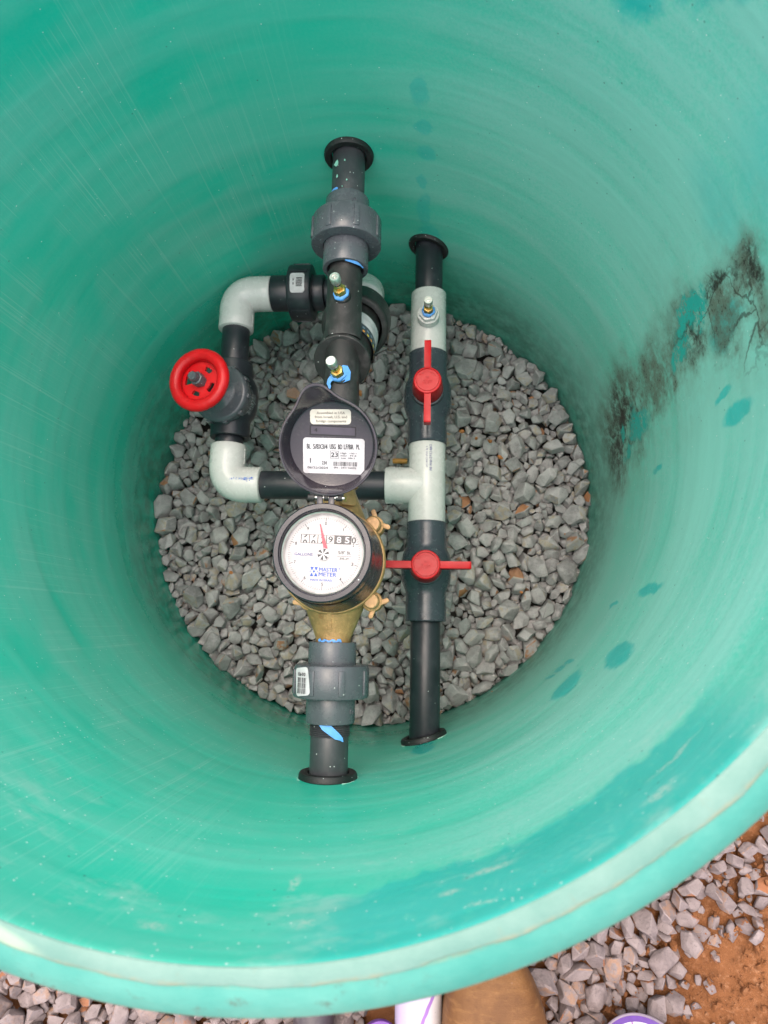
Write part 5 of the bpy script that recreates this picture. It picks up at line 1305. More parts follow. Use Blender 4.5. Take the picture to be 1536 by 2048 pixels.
1019438244415431047,1131334324580771135,1099340244058830142,1426369307919300565,1666560430850600636,1778141180361440150,1441827324694320735,1909673322355911040,1508785308929700754,
1926457285817850041,1895272269045390349,1924388369155721334,1349356326215501349,1586696317712330654,1523738444748800331,1112526325176750136,1522816328277640966,1466205295503631143,
1876414294962660633,1703475393990641034,1762307256865450945,1102733240155490440,1143684353914721144,1347463375452741147,1220883204903650069,1696309351614450939,1668704257915580553,
1273919199556650355,1237351413753390531,1364815388618550143,1590216305913660640,1613567273078300655,1319130392962930237,1703762198828351071,1372271296930500733,1658564245071090756,
1801199172415740258,1403449203273130352,1607223266242040445,1448690401120421346,1289573190238460665,1233145335137080125,1719308286809270235,1904407176051480949,1187779187972591060,
1144700241434480076,1111554197791520460,1481617366249970630,1303601202490511184,1528464418738480337,1020498189555500335,1545039317289650228,1290559289746531268,1598688417012351042,
1685888297487280232,1367200374386750650,1817857267817600129,1527069260253401036,1706514414059940736,1363758425487780932,1600253350346360533,1708596374940100335,1673613395791660326,
1727769268757691254,1937387298127600042,1539028272826150035,1493490394151010245,1730326207786641080,1655080190968320347,1807775312616641242,1724075204932071153,1512132189449550254,
1021583202927790437,1213239407988450738,1861527314751860531,1538811333009670034,1375756336056911138,1478080225602420095,1456216377266250938,1858443184797381057,1313270382037540935,
1073336241155560150,1677125305477490628,1381486275955910451,1860652175440010944,1151163177548470335,1727891204654111270,1328781245457820652,1763504327647901032,1407315393613560329,
1614453363037930542,1608960195983790560,1829357180774540551,1556631304385820360,1520308263256581070,1784334295642191127,1431351350244430931,1424819345854981046,1091304255930650647,
1504053307749391132,1259234362617431143,1605505399634551055,1219105286514540140,1174682366053290139,1662821193986800559,1690701221734640672,1649736319033710647,1246443316339520836,
1861720206214811270,1482631288284640155,1687707396768920926,1449471398374350129,1619054206614210756,1897713206913500245,1585054204045540650,1544871336004580039,1074562320241500147,
1085318182190460949,1219672172584410263,1896506304361971046,1887426191666520344,1312766226560250855,1900605294122110937,1615267285455801078,1818534242277270651,1432696414565391332,
1718132293590720336,1661362316663871233,1715193266312260753,1757226277563121056,1615450192727480579,1268190213946920978,1496781341870470031,1538346284622160144,1444524366079670240,
1574714297589371156,1568931227856150847,1133804247263481344,1594147225382841347,1258277386489240842,1106306186563940143,1599094226776130049,1848467271326640638,1468431372330390843,
1572417288660350455,1639333205764311161,1669603362329741229,1299471256705440238,1376782215564070092,1446724345468330931,1337799317363620239,1895663262731850929,1328871175501570145,
1485581355973210043,1722515395694570234,1338417282124351143,1338625423458800741,1873254284295660842,1917357203995651265,1840292256650030851,1335475358928330736,1669336357025470337,
1787805313585670346,1918392214617441148,1209297220149470995,1126564326922161133,1566737249263590168,1634101321222660730,1807714236692490752,1559788373935110229,1207456326619180432,
1622209277818420846,1188228213234660361,1814215167674821242,1035450172457541344,1898564348937461244,1900318254390380143,1369859336324180153,1315819285984840546,1238653175381870546,
1391508227621200868,1747599247753611244,1925476225777600952,1283100388147471326,1262915291777621333,1383316212985600259,1506705287929461354,1650436324273101036,1818523323709330730,
1738586180967350852,1084256207683590069,1526867324248790034,1930565327235310928,1488468387419570758,1058353283952461144,1148797256012300543,1801728290362560743,1152549233031691065,
1528488352955781140,1367038192460501362,1494907215856680982,1741911198153821037,1365795369554350438,1886458214368760155,1188482202250180761,1183849274797600370,1427486391758720323,
1653201284287801237,1217299341480340831,1727322320569480738,1451127183945661066,1777596284745100146,1251910285008770049,1706884211059680443,1486688283956480147,1632627275457970971,
1946667212979470637,1317297315944710169,1585559333379140839,1689153249344720840,1632166219640591335,1651950198848330449,1397133171675480263,1895247188086390938,1328632297710620948,
1832462251523520543,1580745322846901339,1927629245909231037,1590468352768100729,1675793243897420853,1170544413066810833,1425926183322570569,1065477190257491061,1297712306654290646,
1773221221722620243,1938601185132660834,1507107244757170633,1233875289564481045,1886371177928391266,1928410265338261349,1612649227033570663,1274812181514500655,1263510301138230235,
1880329302114421127,1350931217935181346,1913597273473510537,1572524366517180538,1517624361240370736,1851615211335711146,1612152309131340747,1702806372330870656,1574186293867790035,
1538794346890700438,1815637207026190574,1352316300148601330,1238277280934721363,1379475403515640738,1751557182054680545,1429708376862320928,1658106285260960027,1591776438246440334,
1474978354930391234,1598079284105690140,1846508353843930141,1724255244613800037,1335256454342390024,1310489265854100036,1636925257468411339,1532661333531731341,1822785308230301032,
1236850178542531256,1436836227008330556,1384397210963271051,1844562170835350742,1055409298038230240,1523693360857691243,1547428302310471151,1068468313686511344,1131400274508660152,
1383277335523830144,1425338308247221341,1428091308880450647,1287324277475830575,1042492191987400657,1426527286166941063,1155209306075090235,1495068231676270945,1753151175954350945,
1724593298317520363,1115521214963050262,1406958190141480161,1146255317788470726,1471853179132580338,1290508202289441362,1418885317874710527,1262552334510220242,1517643398552630741,
1946541190753330548,1254084306731271246,1700616296527901062,1425394264867631274,1515018201244421267,1189180365449980431,1480552392253831127,1908730268348140354,1238378294748160724,
1311376356392290327,1796444214684231343,1256761291658701331,1225243238953491185,1120655305790770043,1054635235420770146,1485553314051161242,1416638314188340255,1502520236940050083,
1138756254558270747,1114313239851550733,1239388200762370867,1271610233250390052,1439756341357810933,1091453175702600940,1121671254662041028,1498613365453000538,1931538178036291050,
1237605277231371145,1108667251326700328,1261234222591420963,1069324272989581034,1374876253593311036,1698599232621190862,1677920215634661046,1758661362931160635,1368497206560200738,
1143618184605280249,1287811352663610028,1338518266282800544,1179407207221231345,1282927298030830929,1190734312730620234,1690635233173150575,1149350193654401261,1427764185398560142,
1549688327464100158,1348734174463190755,1620695319227450234,1377753180645700255,1712733393972430530,1615831207925341163,1292659193185790555,1424905254744601361,1799792296553490244,
1440814370630550338,1350896293482291242,1111211297144910430,1056503426454330524,1349875209429500750,1284592234250351233,1241831207958470555,1118339233708700132,1227706306302440837,
1917724356813240925,1521759267153881066,1788860332892470039,1162820192118410140,1847767260733390238,1588831333317170530,1201729270874550731,1108499279254720570,1719821296309240157,
1812781225149890459,1203756294634750835,1198827257944591139,1057424226659850931,1470948189541310342,1118689245421331276,1683939293689461331,1258815239427510636,1532875266792680938,
1444857248757251030,1045543246456320137,1208810198286440758,1073728304029510126,1469914262824360341,1229815276939090642,1184818168559471043,1087748194160080345,]
STONES_OUT = [
1553000990976551181,1661257414650090495,1553218375541480995,1644210433242351095,1470190466341490290,1814215289568460995,1536179395437960691,1736257265173860295,1758309256107300395,
1620243471281440589,1748227285250010983,1564168356202490687,1510198372590360895,1339181442690500484,1696250304124730595,1540217463425841287,1677216295507251083,1803322321648511288,
1559180434322091195,1847331232951720790,1343158390867380795,1540199239560650986,1692232328360841394,1803350310831561182,1480182306696491189,1835219201381541191,1739191275939091088,
1240151444153101092,1516185334559950975,1437193472414631187,1692200315663710178,1783226211068260787,1300190456238160390,1743283322939930784,1308170409841550979,1756292295969081376,
1579218406042591078,1706220301911430969,1756265264566540474,1284164434948710973,1670244272375800588,1791198254915140387,1773242279225480384,1667201337092450274,1477166244223760379,
1282190264452910780,1842268213090280882,1591216275456660078,1235171405845010885,1772259185698560876,1679234339667470266,1830201226961470182,1428180347885321376,1726241296779841273,
1844361257868680268,1406187369440690586,1782318297966560475,1754195226607420374,1324153328271390382,1624186236258241388,1646242244195631187,1819239204441010171,1356174388573611274,
1527210329134291368,1796213224520850574,1684174243506340773,1639184364061910664,1590169254749010370,1188155419046260384,1171165412169600791,1692178204138960470,1775286275415150877,
1603211355249210455,1602205224539010881,1667187261936740678,1719253312073190766,1562191309328430868,1834289219069580766,1804275218080721173,1754253204544920570,1233196247015781184,
1418168343702450865,1584182294661250456,1715266214107250363,1647234376253441263,1403169299649330458,1628206338617450362,1814309267087741162,1735274192927861363,1443182315046001269,
1626221315756980158,1765274256280751169,1647252367553450254,1723229254545911158,1318192429466530959,1666223386422170762,1795283272753911269,1261177225404370375,1722274234852850567,
1371174330841380870,1607167308718511355,1621231275353991059,1452192333681390263,1801302207542701264,1843303197054411266,1762172194641020161,1652208299845400091,1538168255136130174,
1196169254608760178,1461182372651361161,1772303192457541359,1825318274945580860,1660233312683290255,1302156353644690664,1522171275938030159,1463176225340240193,1307156217288671095,
1737299201319360361,1619209256316290666,1600190293490311058,1838321205233910564,1684250342905550752,1761220212239390360,1165203435004330267,1807335212465530567,1810298174397471155,
1583201293064400066,1783249184401560154,1784297244635970064,1160197281078410684,1576196323447970156,1184184316053221368,1175142308314560667,1548185270733301165,1776270196451111356,
1806254192513610955,1820290254467730156,1711237262040640254,1773322200339510083,1364185345969190956,1831278201279590953,1409155197011700767,1630239280154560358,1843375161514550453,
1378180323995420450,1509172287889510154,1851380203407300752,1210174350332480955,1736213194818111054,1755277177307490949,1453175320152451153,1817258199842520656,1677203269166391158,
1612220324853121048,1320185309745400964,1708275287945491351,1382168318630660758,1838247216692480361,1726293274572250063,1430167297351710561,1573186225438150066,1711245248150361056,
1495177232660191154,1223151285946550452,1680259193951730666,1337168283697560868,1800312244649641047,1823253258011420945,1705207187684290252,1725284336069250349,1679267295466951151,
1256161325210331361,1616175312629370655,1205160376757521156,1197180355891261260,1295166311724691356,1315175246279860085,1593195293478330346,1223175207164740362,1695273263885710456,
1717172177608520947,1723192235802560147,1216182316463790559,1203152282457091175,1789335263076541149,1186200262668880970,1529198313561080850,1446161203663090354,1766190150264510444,
1271154206938110255,1790303176512261248,1690189223743960348,1288175307980670359,1828263187288710250,1639223268762240353,1258151284547980944,1439171237628301051,1389178182050631354,
1656190263567460647,1266188296869910155,1714225179842450860,1785280181122540850,1702242174043741050,1554195182088410959,1656172256910271045,1799223176431590059,1775176193843860247,
1639202185256400751,1500189201176461063,1830361185838230549,1625192371129720244,1234185340927560650,1179197395504320356,1711193167889520847,1167174233074870360,1558161192641320565,
1820272218428560453,1272174338517620146,1460160193290280862,1832342174539010845,1585209208549280459,1604232305240981338,1361167170836670260,1821337165757550940,1255186329039520249,
1794258174951720846,1737205213734221349,1641191243262940149,1793243154098450439,1661166184805700849,1645169191121360352,1603177201980740058,1655221285609220344,1747208172935630647,
1700263220835631146,1713215221673670553,1825309175362030444,1804236175745851142,1715203171578310848,1822302218261570148,1761230173959350441,1748295170144601152,1672172310964380641,
1565203316763100940,1697217165986761047,1751246194581830454,1219202345003650744,1371155254946490055,1415178254762350743,1398159283564550558,1692210215367680347,1278183337538510146,
1755209189233420742,1243188335368890745,1578176285867911242,1610190217612621053,1374162197747210658,1818323177532260549,1301180288649470352,1639233326539851043,1234163205427390095,
1227187222344561161,1495187284003580544,1785211162905560938,1731196154398450445,1567213285726840146,1676183203413580646,1724210186150910938,1326171343082301246,1855387166093691038,
1664175203418810655,1635170256668071045,1608183282437740240,1645180278377621052,1171186245379250957,1795328198564590748,1360156281466400545,1744241157293440436,1249159239244300864,
1705257208447160348,1447170258128391244,1272167268214441049,1734223186386801148,1209201300655310347,1598227304219790844,1690266176270730439,1249170298460350549,1493199334808731140,
1185176356482210749,1668208211978330257,1390167228271191266,1840345166484731037,1626173212137820240,1714182194784640342,1828351179077430739,1829299188964490442,1702230191783320344,
1724201169740570935,1210188227650881256,1263158253358950854,1683197204966531155,1634177291838600049,1822356153088370239,1842284167609570636,1502180251828620236,1805204183366600144,
1799185170365511338,1671259266347100938,1703195190935700744,1521200263837650638,1792294164454890936,1401180233574860750,1814204186982640546,1742182168572571042,1193186217988600656,
1455164265189671141,1595181249652560433,1597162160365440136,1196197253310740646,1493164233242931336,1736242164057161039,1817332204140800635,1837233177749240640,1367162313285780144,
1528190232073380046,1766209156019830539,1350171231861180159,1395173255549910933,1575202251369570444,1645227295464910737,1792232152018740235,1840258179242370046,1747267165544310436,
1550208186293340046,1240175283295570451,1489171251576680239,1633195215583230641,1223161251985551342,1818283189234300642,1262144200845400749,1649196193207310839,1789314170571430834,
1662225207412360267,1281156288651420351,1843312172047510336,1286149191913370347,1682244195701550843,1775292174237051336,1723182176105591337,1574209222821330050,1813268165361020635,
1570173195698550159,1278145152019740240,1580166252610410335,1714254173167110644,1784267170446390334,1722217165848630432,1731185168385520842,1181170214420760357,1774195140153520429,
1482197221152271141,1617198187331110443,1719285265667511136,1799252161812521033,1809225163462271136,1506160226544040734,1763287168071571038,1214169234337820947,1684186168382441336,
1592227331431270435,1450153152825500538,1793320175279891046,1818350189334330832,1746175163913741235,1654179217676650329,1763297178523420240,1215154180670420149,1317163298762240338,
1216195296808470335,1659247177127200550,1203198194324810942,1661199174864681342,1561207259361680637,1490193236269120335,1250176186862510240,1625198176616171047,1777214151812540927,
1616223245448310939,1481191175938491343,1746304175161980136,1734230185772120932,1828269169554450929,1338159195801560659,1606223236087250633,1683211174940630045,1793179154559960926,
1171156262443170348,1526181160336601149,1499163173496480542,1683225175725850738,1163185192717210337,1501168237737680535,1800287163865400039,1175179306026640740,1698268152290470443,
1299172187690420555,1628164176482680437,1673220176006291050,1659211153496450437,1692245186243021347,1729177156119830535,1175204245594370650,1208178262089550440,1216196184860900958,
1388158235685410330,1727269165798470733,1487172151383480447,1813233153503540629,1520193204133420636,1572195175298550855,1338149235045230750,1742231186783660547,1783306159951450426,
1221144163919650543,1551169162753810129,1246147198980510158,1246185193645690757,1409173245016660838,1824280157379661027,1344184320649550248,1744220163004540136,1800338154760210626,
1585174167522201037,1659184182856180239,1729238186146330951,1649225187281761150,1454191235597420442,1810283151170260728,1554193271713551324,1704188168755510726,1772232167546440328,
1507187235861821137,1332176291438571246,1729217164605280232,1156209164860160639,1491160183365080239,1828251177786650737,1270146171354330933,1382184204571820060,1267166172964160642,
1768249160150440633,1808289159262620227,1422162190849640844,1509165165025910635,1186150202722770656,1237150270352470251,1201184257435121045,1202140175948710146,1381153189268660347,
1785183156452901326,1210163277252110942,1194159194707240140,1195147158336471235,1166138187413290250,1180156273447771133,1334113336351900495,1486149254501581395,1889428229273430890,
1477135437125150592,1509136346744310588,1530160414097490680,1592142316928361290,1684159304533960782,1238120351168560295,1731144265651881083,1504149376907571380,1170128379736521095,
1359127222110520694,1854251226492661381,1456128284209660385,1131204366123140395,1739156342530170195,1465150333664310887,1649159309347360582,1436132328418530976,1875283204850840880,
1201133307449321295,1284121255603580289,1286137349174570778,1138149374605710592,1408142393655190878,1267133319173390275,1258113250351411288,1526138369663560874,1805134177293440469,
1317117378680510678,1380123341457441076,1617163286820270265,1866354205606300268,1865308239546630770,1419127390160530372,1631135307350450968,1607131315342220372,1568140349955531167,
1516158337328300770,1793145242418551183,1558150307869180084,1422156347268570770,1867325185359750958,1298142204664150786,1894410208286600075,1862377205671780164,1166145374279200276,
1629151356226090366,1486135302019580267,1533136230566430490,1390130180240590466,1549159328231801078,1206110418572370382,1144157181623740284,1669145202422760261,1813156186049160957,
1648144272626781267,1854355199270401361,1706169257122171063,1151182274288780372,1776161216184170362,1855290184860150658,1717158188578611058,1120143375717131176,1744143221060261170,
1272123233731740579,1436158344470570456,1900349185160820954,1403127303546170959,1302118232159120770,1601151275957960561,1848229183960340456,1147218357485670366,1888389160649610256,
1214135341234780881,1190116458758470175,1657144212577250661,1902367171749220562,1359142373692670758,1222113353456720577,1219102204661021095,1410119225712180875,1885322216492490361,
1695148234949190449,1569127274458380356,1865395186308680754,1252134391777240761,1207146421968800775,1770152178334461258,1189120215164060795,1865298193052521155,1633161215126890258,
1876335180464440061,1856368178658451052,1713139185048091259,1550123268042561255,1165109170752620263,1153102323403430162,1757151185744500153,1318138365487380969,1136121203670090673,
1888349185696541353,1570149251241270760,1466118186905570659,1243140319759581158,1878311174960860947,1109207338113370955,1641127212119551056,1381149317447410950,1578158255984740456,
1874258193575140352,1227135324007640359,1337136304049901052,1680142175259760946,1253126283867101267,1296110265925290664,1493131207228110467,1754139198677690353,1124220367551251061,
1865342168087401149,1186137354179350665,1731170212021430652,1879401202563870352,1872371174842020441,1603145186107670756,1621154187306570658,1397148283250560650,1116219290152580963,
1340145346348580147,1160159294982440165,1454143290771370249,1142191322383390661,1856320186630180347,1425115208822381269,1555140294542411254,1237106262941281053,1370147310529560647,
1375140332389361047,1876380169845450847,1356112206691710453,1900394168644551247,1746166170468440143,1510122284336930850,1348144262407570453,1136109287382781259,1654129176761591246,
1444141319329430049,1862215163496400940,1426134227262900661,1893259169665480847,1252100187863640561,1137220265250090151,1114159336307581061,1392115188461701267,1155125274131941051,
1347126347279260351,1433150314726070346,1544141207532620149,1310127296302550645,1803154166384731047,1907414182124611245,1685135204138801343,1116196232051540163,1671157256492690744,
1129157285602530563,1370113281261410149,1777134171423560848,1582149178647591255,1728159185848941147,1425144276967260647,1132164235843820759,1119208388467730455,1470133294847361161,
1509146205748630476,1111172312607430148,1687150175656940444,1382114214049151354,1584132282858171245,1578131242561290546,1119182385318710860,1178106242152100756,1553131339267660643,
1144170255263390942,1634150195455040661,1121124292553310552,1113133283603510944,1854267167522191040,1307137306407440247,1851311177370730544,1534151282990620748,1138180293461931348,
1706156181353640339,1417147239372430646,1413133246017430361,1704145176073880342,1867404176031051241,1613122173729130058,1874409164641020135,1353150306379580347,1673165196447801353,
1326138303060140344,1558126186477820554,1483120255801560641,1217125295398451343,1156176205468830257,1443148216775341345,1156133274649740055,1135132263783160549,1877392175851981138,
1155149286249660142,1698137151372510240,1131187284718121047,1619131268849370945,1341119180932360754,1658159175857890441,1134193183847531062,1378132234011651345,1147118285624910247,
1787159164463190742,1678128173905330339,1449140184002540656,1614140215735170251,1706130170247490046,1336127222586320651,1891363170147570740,1593122173940940748,1396138174525880645,
1883367168717440134,1120149194162290775,1123188255966310949,1131172339344690247,1150197292411430549,1305145319026531138,1610152267019270840,1238129196963060154,1452118192363300348,
1577141201624230449,1477127204337061363,1890335159740440838,1545132261479400134,1831164181040371143,1144132265868881342,1256140286545350853,1170117284253110347,1501124211828370143,
1347110166093701038,1328123184172410146,1887416160239480133,1892377178751450838,1167095183774100645,1605160225237030046,1711148166330560045,1150140278617530638,1600129175707660749,
1226128223744210152,1899383180949321137,1389146191375420342,1439113195563020463,1470156232249560041,1667154166153730439,1235141209347400069,1527149168542531241,1759161166941171238,
1122165313147950241,1585157190642310936,1206117173389360260,1891315153546830733,1121172217361890656,1372118186345741350,1144210189333411056,1617138276776850535,1699159177153330237,
1848219155060840927,1888400166260171131,1402140272358850250,1564133180732501139,1436143183650650243,1378141225941321049,1125179254361970741,1127138254040881338,1329131213085661142,
1321131254787550742,1118116238315420438,1589135195640270856,1519148169162661135,1462138174695560334,1151206276193300737,1884358166355221329,1638139205582150741,1439129189456501058,
1626144235254281240,1246106175201420047,1429151187423351265,1664132168525461131,1650136176736080136,1597136198777381242,1624125164307261135,1737135159273490831,1282111263842021234,
1121135184911791251,1590158151483420630,1894328158460691231,1144099187449631342,1476143186452911351,1736166161719580830,1494141160148460134,1213119276704450541,1143113252926280540,
1691158167347870045,1544149160558311331,1748157175805670332,1724144174901410047,1163118201669660142,1159099183134440745,1549152174231941139,1870363155359730924,1322115186524870566,
1298129184232170931,1529121219225550347,1693132173562040830,1276138174596490931,1154111243418190334,1311117174241831059,1644153183539660338,1180132196089251042,1640145165801570131,
1113107205364571362,1101217173962211246,1551145165867060041,1307133192735490649,1541160221959770437,1370133241461790640,1248123176302570143,1512131183656480455,1345136220731630227,
1107139187293550454,1623138187118220742,1155162166994430537,1265120166823860545,1791171155506650727,1372129150139520436,1145105259744390734,1199114278262770942,1195104171914340335,
1123100192871891045,1347116225936040923,1331145246337380829,1150095197323530335,1116098241042690139,1133138180567461051,1125112212242520745,1287107224886190730,1277109190771520055,
1115188183763450938,1123159223146070453,1125127199033310334,1116165191165590437,1129104283045340735,1116127204257011348,1172102193921180635,1248486991514550443,1652344375751800495,
1481372382735641095,1552338355854431395,1623366374539980695,1414308356003390995,1373396509740500986,1702446314641970689,1674279373942660495,1560387396034530395,1619410344064831095,
1503339337960850288,1390285446280790292,1678379315658510987,1707464236095531391,1595346254509261295,1621258324528891095,1816391364344551195,1643411210141480184,1680458371242581195,
1584246423469180795,1334408452922140395,1670299434928940495,1399385462359340695,1736355334368050495,1684329327910430592,1516000992238771365,1776428339857470695,1716329370430510692,
1576290393941310787,1625325267380510595,1803370301172650495,1317209395260020995,1567245330625501295,1762384233534921195,1642311377007410395,1536299223902550187,1698360244777840694,
1175402344953860992,1204414315447270195,1812459341126440795,1559315365570091291,1290361338282311392,1406268443995590595,1259397325825091295,1227287379860461395,1559277203896481191,
1387312260856311195,1744326276988261389,1516357321714380972,1262230426895490195,1224258349123490795,1300222454819851095,1186438349167620995,1773451276628481295,1723444208554651295,
1638353295401560588,1276455395884160195,1802413265668051195,1301442358317360687,1667437332250290279,1567262245240011388,1261270320146400986,1693306344955270685,1484357231729551295,
1662313337608520973,1364341301868160591,1703410289759410470,1437309400974360892,1631115220154460995,1602257350660280595,1640102351021490983,1535278353663040583,1635065367311650995,
1779414214258410687,1416290395333090476,1533345313544580674,1277285385944010187,1381330403897540387,1568373314189210777,1173348375005300295,1337200324066060795,1359357359843421080,
1285331273752320395,1310296418654821395,1713348267352080385,1556103323579150595,1506374224829370095,1156404424667070795,1206463335902390893,1574321201757170595,1550066428618441190,
1462244332843730784,1206350412639821195,1942446246592661395,1494115399163460995,1138387316255650195,1405225263155160295,1314315292468330789,1735402351254501375,1160462276051730692,
1163424363869060595,1130414337922361091,1425358333489560895,1277367383974200281,1533358226158261378,1250295207322361295,1535374334701540963,1523294366889410782,1510220385260120176,
1519076354579881395,1343281404521220995,1420208436340130095,1120458353862670195,1728461260358500673,1587060424524921395,1479234358677530475,1518264299761400966,1715404316152080465,
1119434340770631195,1576307303105510278,1402333354194300272,1433115355130121386,1331311293996430469,1577228231320360995,1565345284377410377,1578356273705350271,1453302296482791273,
1368215425629270392,1437332344442011370,1416347376668850972,1533105303577361195,1296257325973111189,1055396365457960195,1558356211583380666,1456338300451560467,1609065294956350295,
1634391203035650674,1844402232893470277,1396088314064111085,1142308399026530293,1655293252822800682,1600078384845090786,1394217257379701188,1502316357110700770,1447052387167600995,
1239310347984690893,1442350375141880169,1599105404564870395,1920288258221390395,1721308375011790375,1352223431570660595,1768346305960840175,1430378234641061195,1343246341078520088,
1333071329739401191,1368324222511300380,1643266216515171095,1308361356139231277,1152246309469410483,1459221422209521281,1467311334970070082,1165369345647510181,1428275337352191282,
1313337292383560278,1691072258933470395,1787406373315240380,1311433345196460776,1253059363405630495,1826443251259580783,1634285260156470460,1765326345652171071,1738343367367850682,
1221080362857201095,1482276338026711179,1581264345362790575,1402290341765540093,1509063415047381295,1195294414922711394,1931358218042390589,1629303226731920778,1749372273210291280,
1328360355002641072,1466375276976751272,1397249384977230778,1251359351881320679,1127233344459840790,1438263320646540372,1520378218849541175,1324349334605511375,1610374248419590368,
1566329373380140476,1197311341887570469,1479108313246850484,1263430295489650485,1588300386561580079,1359263379351571067,1588398317620790771,1290210387421660695,1108232274270141095,
1496287342433301175,1494252281873781295,1384047326280131095,1742309332963900972,1368204264152340693,1683405184458970961,1702424329138590766,1828431203144880088,1303391315643700767,
1324429225595660975,1430298214549661084,1091365406255540281,1375381342990590270,1507102350357441081,1202236355404331184,1062463329661590979,1394365361318591165,1337218489045330982,
1106295266016151395,1762438166397440462,1299376280743460773,1355189230048470195,1450314275097381272,1107373391916620685,1086412332589360185,1033239340359470294,1188101343193631195,
1387098360732551378,1235350371327700271,1107318445081850195,1211278343043330584,1933340204401430970,1453270353696600763,1214316302840140095,1528326295492260367,1711049274181130895,
1319391346794520964,1379079410532550179,1658327347324190767,1203075408770551195,1614351194614171277,1246321291484510970,1619293358528760171,1556248323665090766,1490227330143450264,
1276432306289740671,1134329390560650588,1776335185798550873,1205258412850050189,1846426254940960768,1294347235795360476,1131346305659561384,1603359261931421275,1325416306464070770,
1104340416604590782,1418370395907260167,1646090227191340276,1267465284498551275,1696290334223690569,1530310241777290259,1930395230825580878,1520093243243931380,1091442329429420275,
1188283204814181295,1221380372088420668,1073403383503560972,1630085224205340379,1289294304279770675,1020451255324810795,1419264312665440081,1174308347545260973,1070178356652821395,
1741411202837600669,1343342304259950957,1030437385360130782,1553324203328901372,1353205430650250974,1066231306587220495,1467212233967181195,1667347335695650760,1756339232357590267,
1329263369657650765,1389194393356360081,1750407261622570868,1333288345703631273,1203376391239590371,1117352440348401082,1447218344445970263,1789457267367251372,1309076336304380280,
1235046394197441088,1694101229440610379,1744388194766230075,1361283368268221173,1733120237062820088,1118107398942491195,1719451342339640563,1774466233062480871,1348366320738681167,
1181379377220810378,1678311338561180369,1440058245667180695,1265352183590350281,1290421314194690364,1677438283604390661,1136090246354931395,1489314184038960764,1518249313187340260,
1734059244033810382,1376269228073630878,1259327365348770666,1353305319762531059,1690047235403651285,1649441246749790066,1489373224444870586,1379301225870750276,1449285336841860164,
1154058407848490995,1930434181785531170,1212367255549910968,1192391216724170588,1162327194498461179,1626378293405440960,1935378195849680462,1078093415833280195,1191344257107631075,
1719113223047310774,1602316324470050561,1485264234809711175,1609303286181761060,1456349242478490575,1154430213093391087,1077373277545740695,1032463360945681285,1271417328187521060,
1241368312124590776,1431230180876490495,1407259262832901180,1067145385503631095,1184047255035430595,1753349209245591163,1219408295866890570,1342417308284350164,1129285398236400784,
1032138385547161388,1563225266851091075,1086050385051920794,1295280346562080769,1483079225436331384,1278314273123760775,1059286376113740386,1388061304827840095,1355057389338370580,
1942069247348250195,1803403385584180362,1475314185160790962,1264315349532450076,1222301330455671172,1297429194564170772,1028219439663420789,1725389298623461263,1391373226177861292,
1269252378920490961,1408241304050020164,1276071325735770095,1485214394506680961,1293446174291320270,1085464355629870679,1558294326605630951,1173262318951591275,1443242322178470261,
1512230324061020465,1763364244841041268,1405373303965371269,1300050370745740095,1101259302410390890,1405320303957560071,1321252297367671266,1517338305885761264,1774400213046651176,
1374355301676310958,1943464217009301370,1586332274032700559,1750450183453640760,1330049215760020473,1426250316342490868,1303102373394491375,1777363163496450457,1778354206152440661,
1117384346541451174,1451091338178261374,1430344255584280170,1064133344763971088,1470079407791521167,1401202344810700768,1650377227208610362,1235332358362410271,1544250290436630160,
1746125187320191068,1148370312789330964,1873438215272111364,1432081306949260374,1940310185558660961,1032204306108370292,1543237197888560463,1704315205970720162,1427379398547270464,
1496099175998440478,1369388227632270595,1147289387556600572,1391353280261470949,1709366281764260759,1232389239663560371,1607279286061030661,1862465235684550370,1600333301371660360,
1489047205606290273,1645329236272570963,1268344379852420453,1090347306150720171,1592047224643950580,1407360333954890452,1087327355919150576,1691426215069480155,]

# ------------------------------------------------------------------ things lying on the ground outside and on the stones
def leather_mat():
    t = NT('scuffed_leather'); c = t.coord()
    n = t.noise(c, 22, 6, .65); n2 = t.noise(t.mapv(c, rot=(0, 0, .5), sc=(1, 4, 1)), 45, 5, .7); n3 = t.noise(c, 500, 4, .7)
    col = t.mix(t.rng(n, .3, .7), (.15, .062, .020), (.27, .122, .040))
    col = t.mix(t.math('MULTIPLY', t.rng(n2, .5, .72), .6), col, (.30, .145, .050))
    col = t.mix(t.math('MULTIPLY', t.rng(n3, .56, .72), t.rng(n, .45, .62)), col, (.33, .20, .13))
    col = t.mix(t.math('MULTIPLY', t.rng(n3, .42, .30), .5), col, (.10, .04, .016))
    return t.fin(col, .58, 0, t.bump(t.math('ADD', n2, t.math('MULTIPLY', n3, .6)), .45, .002), .35)
LEA = leather_mat()
boot = thing('work_boot', 'scuffed brown leather toe of a work boot under the green rim', 'boot', (.152, -.560, .118))
bm = bmesh.new()
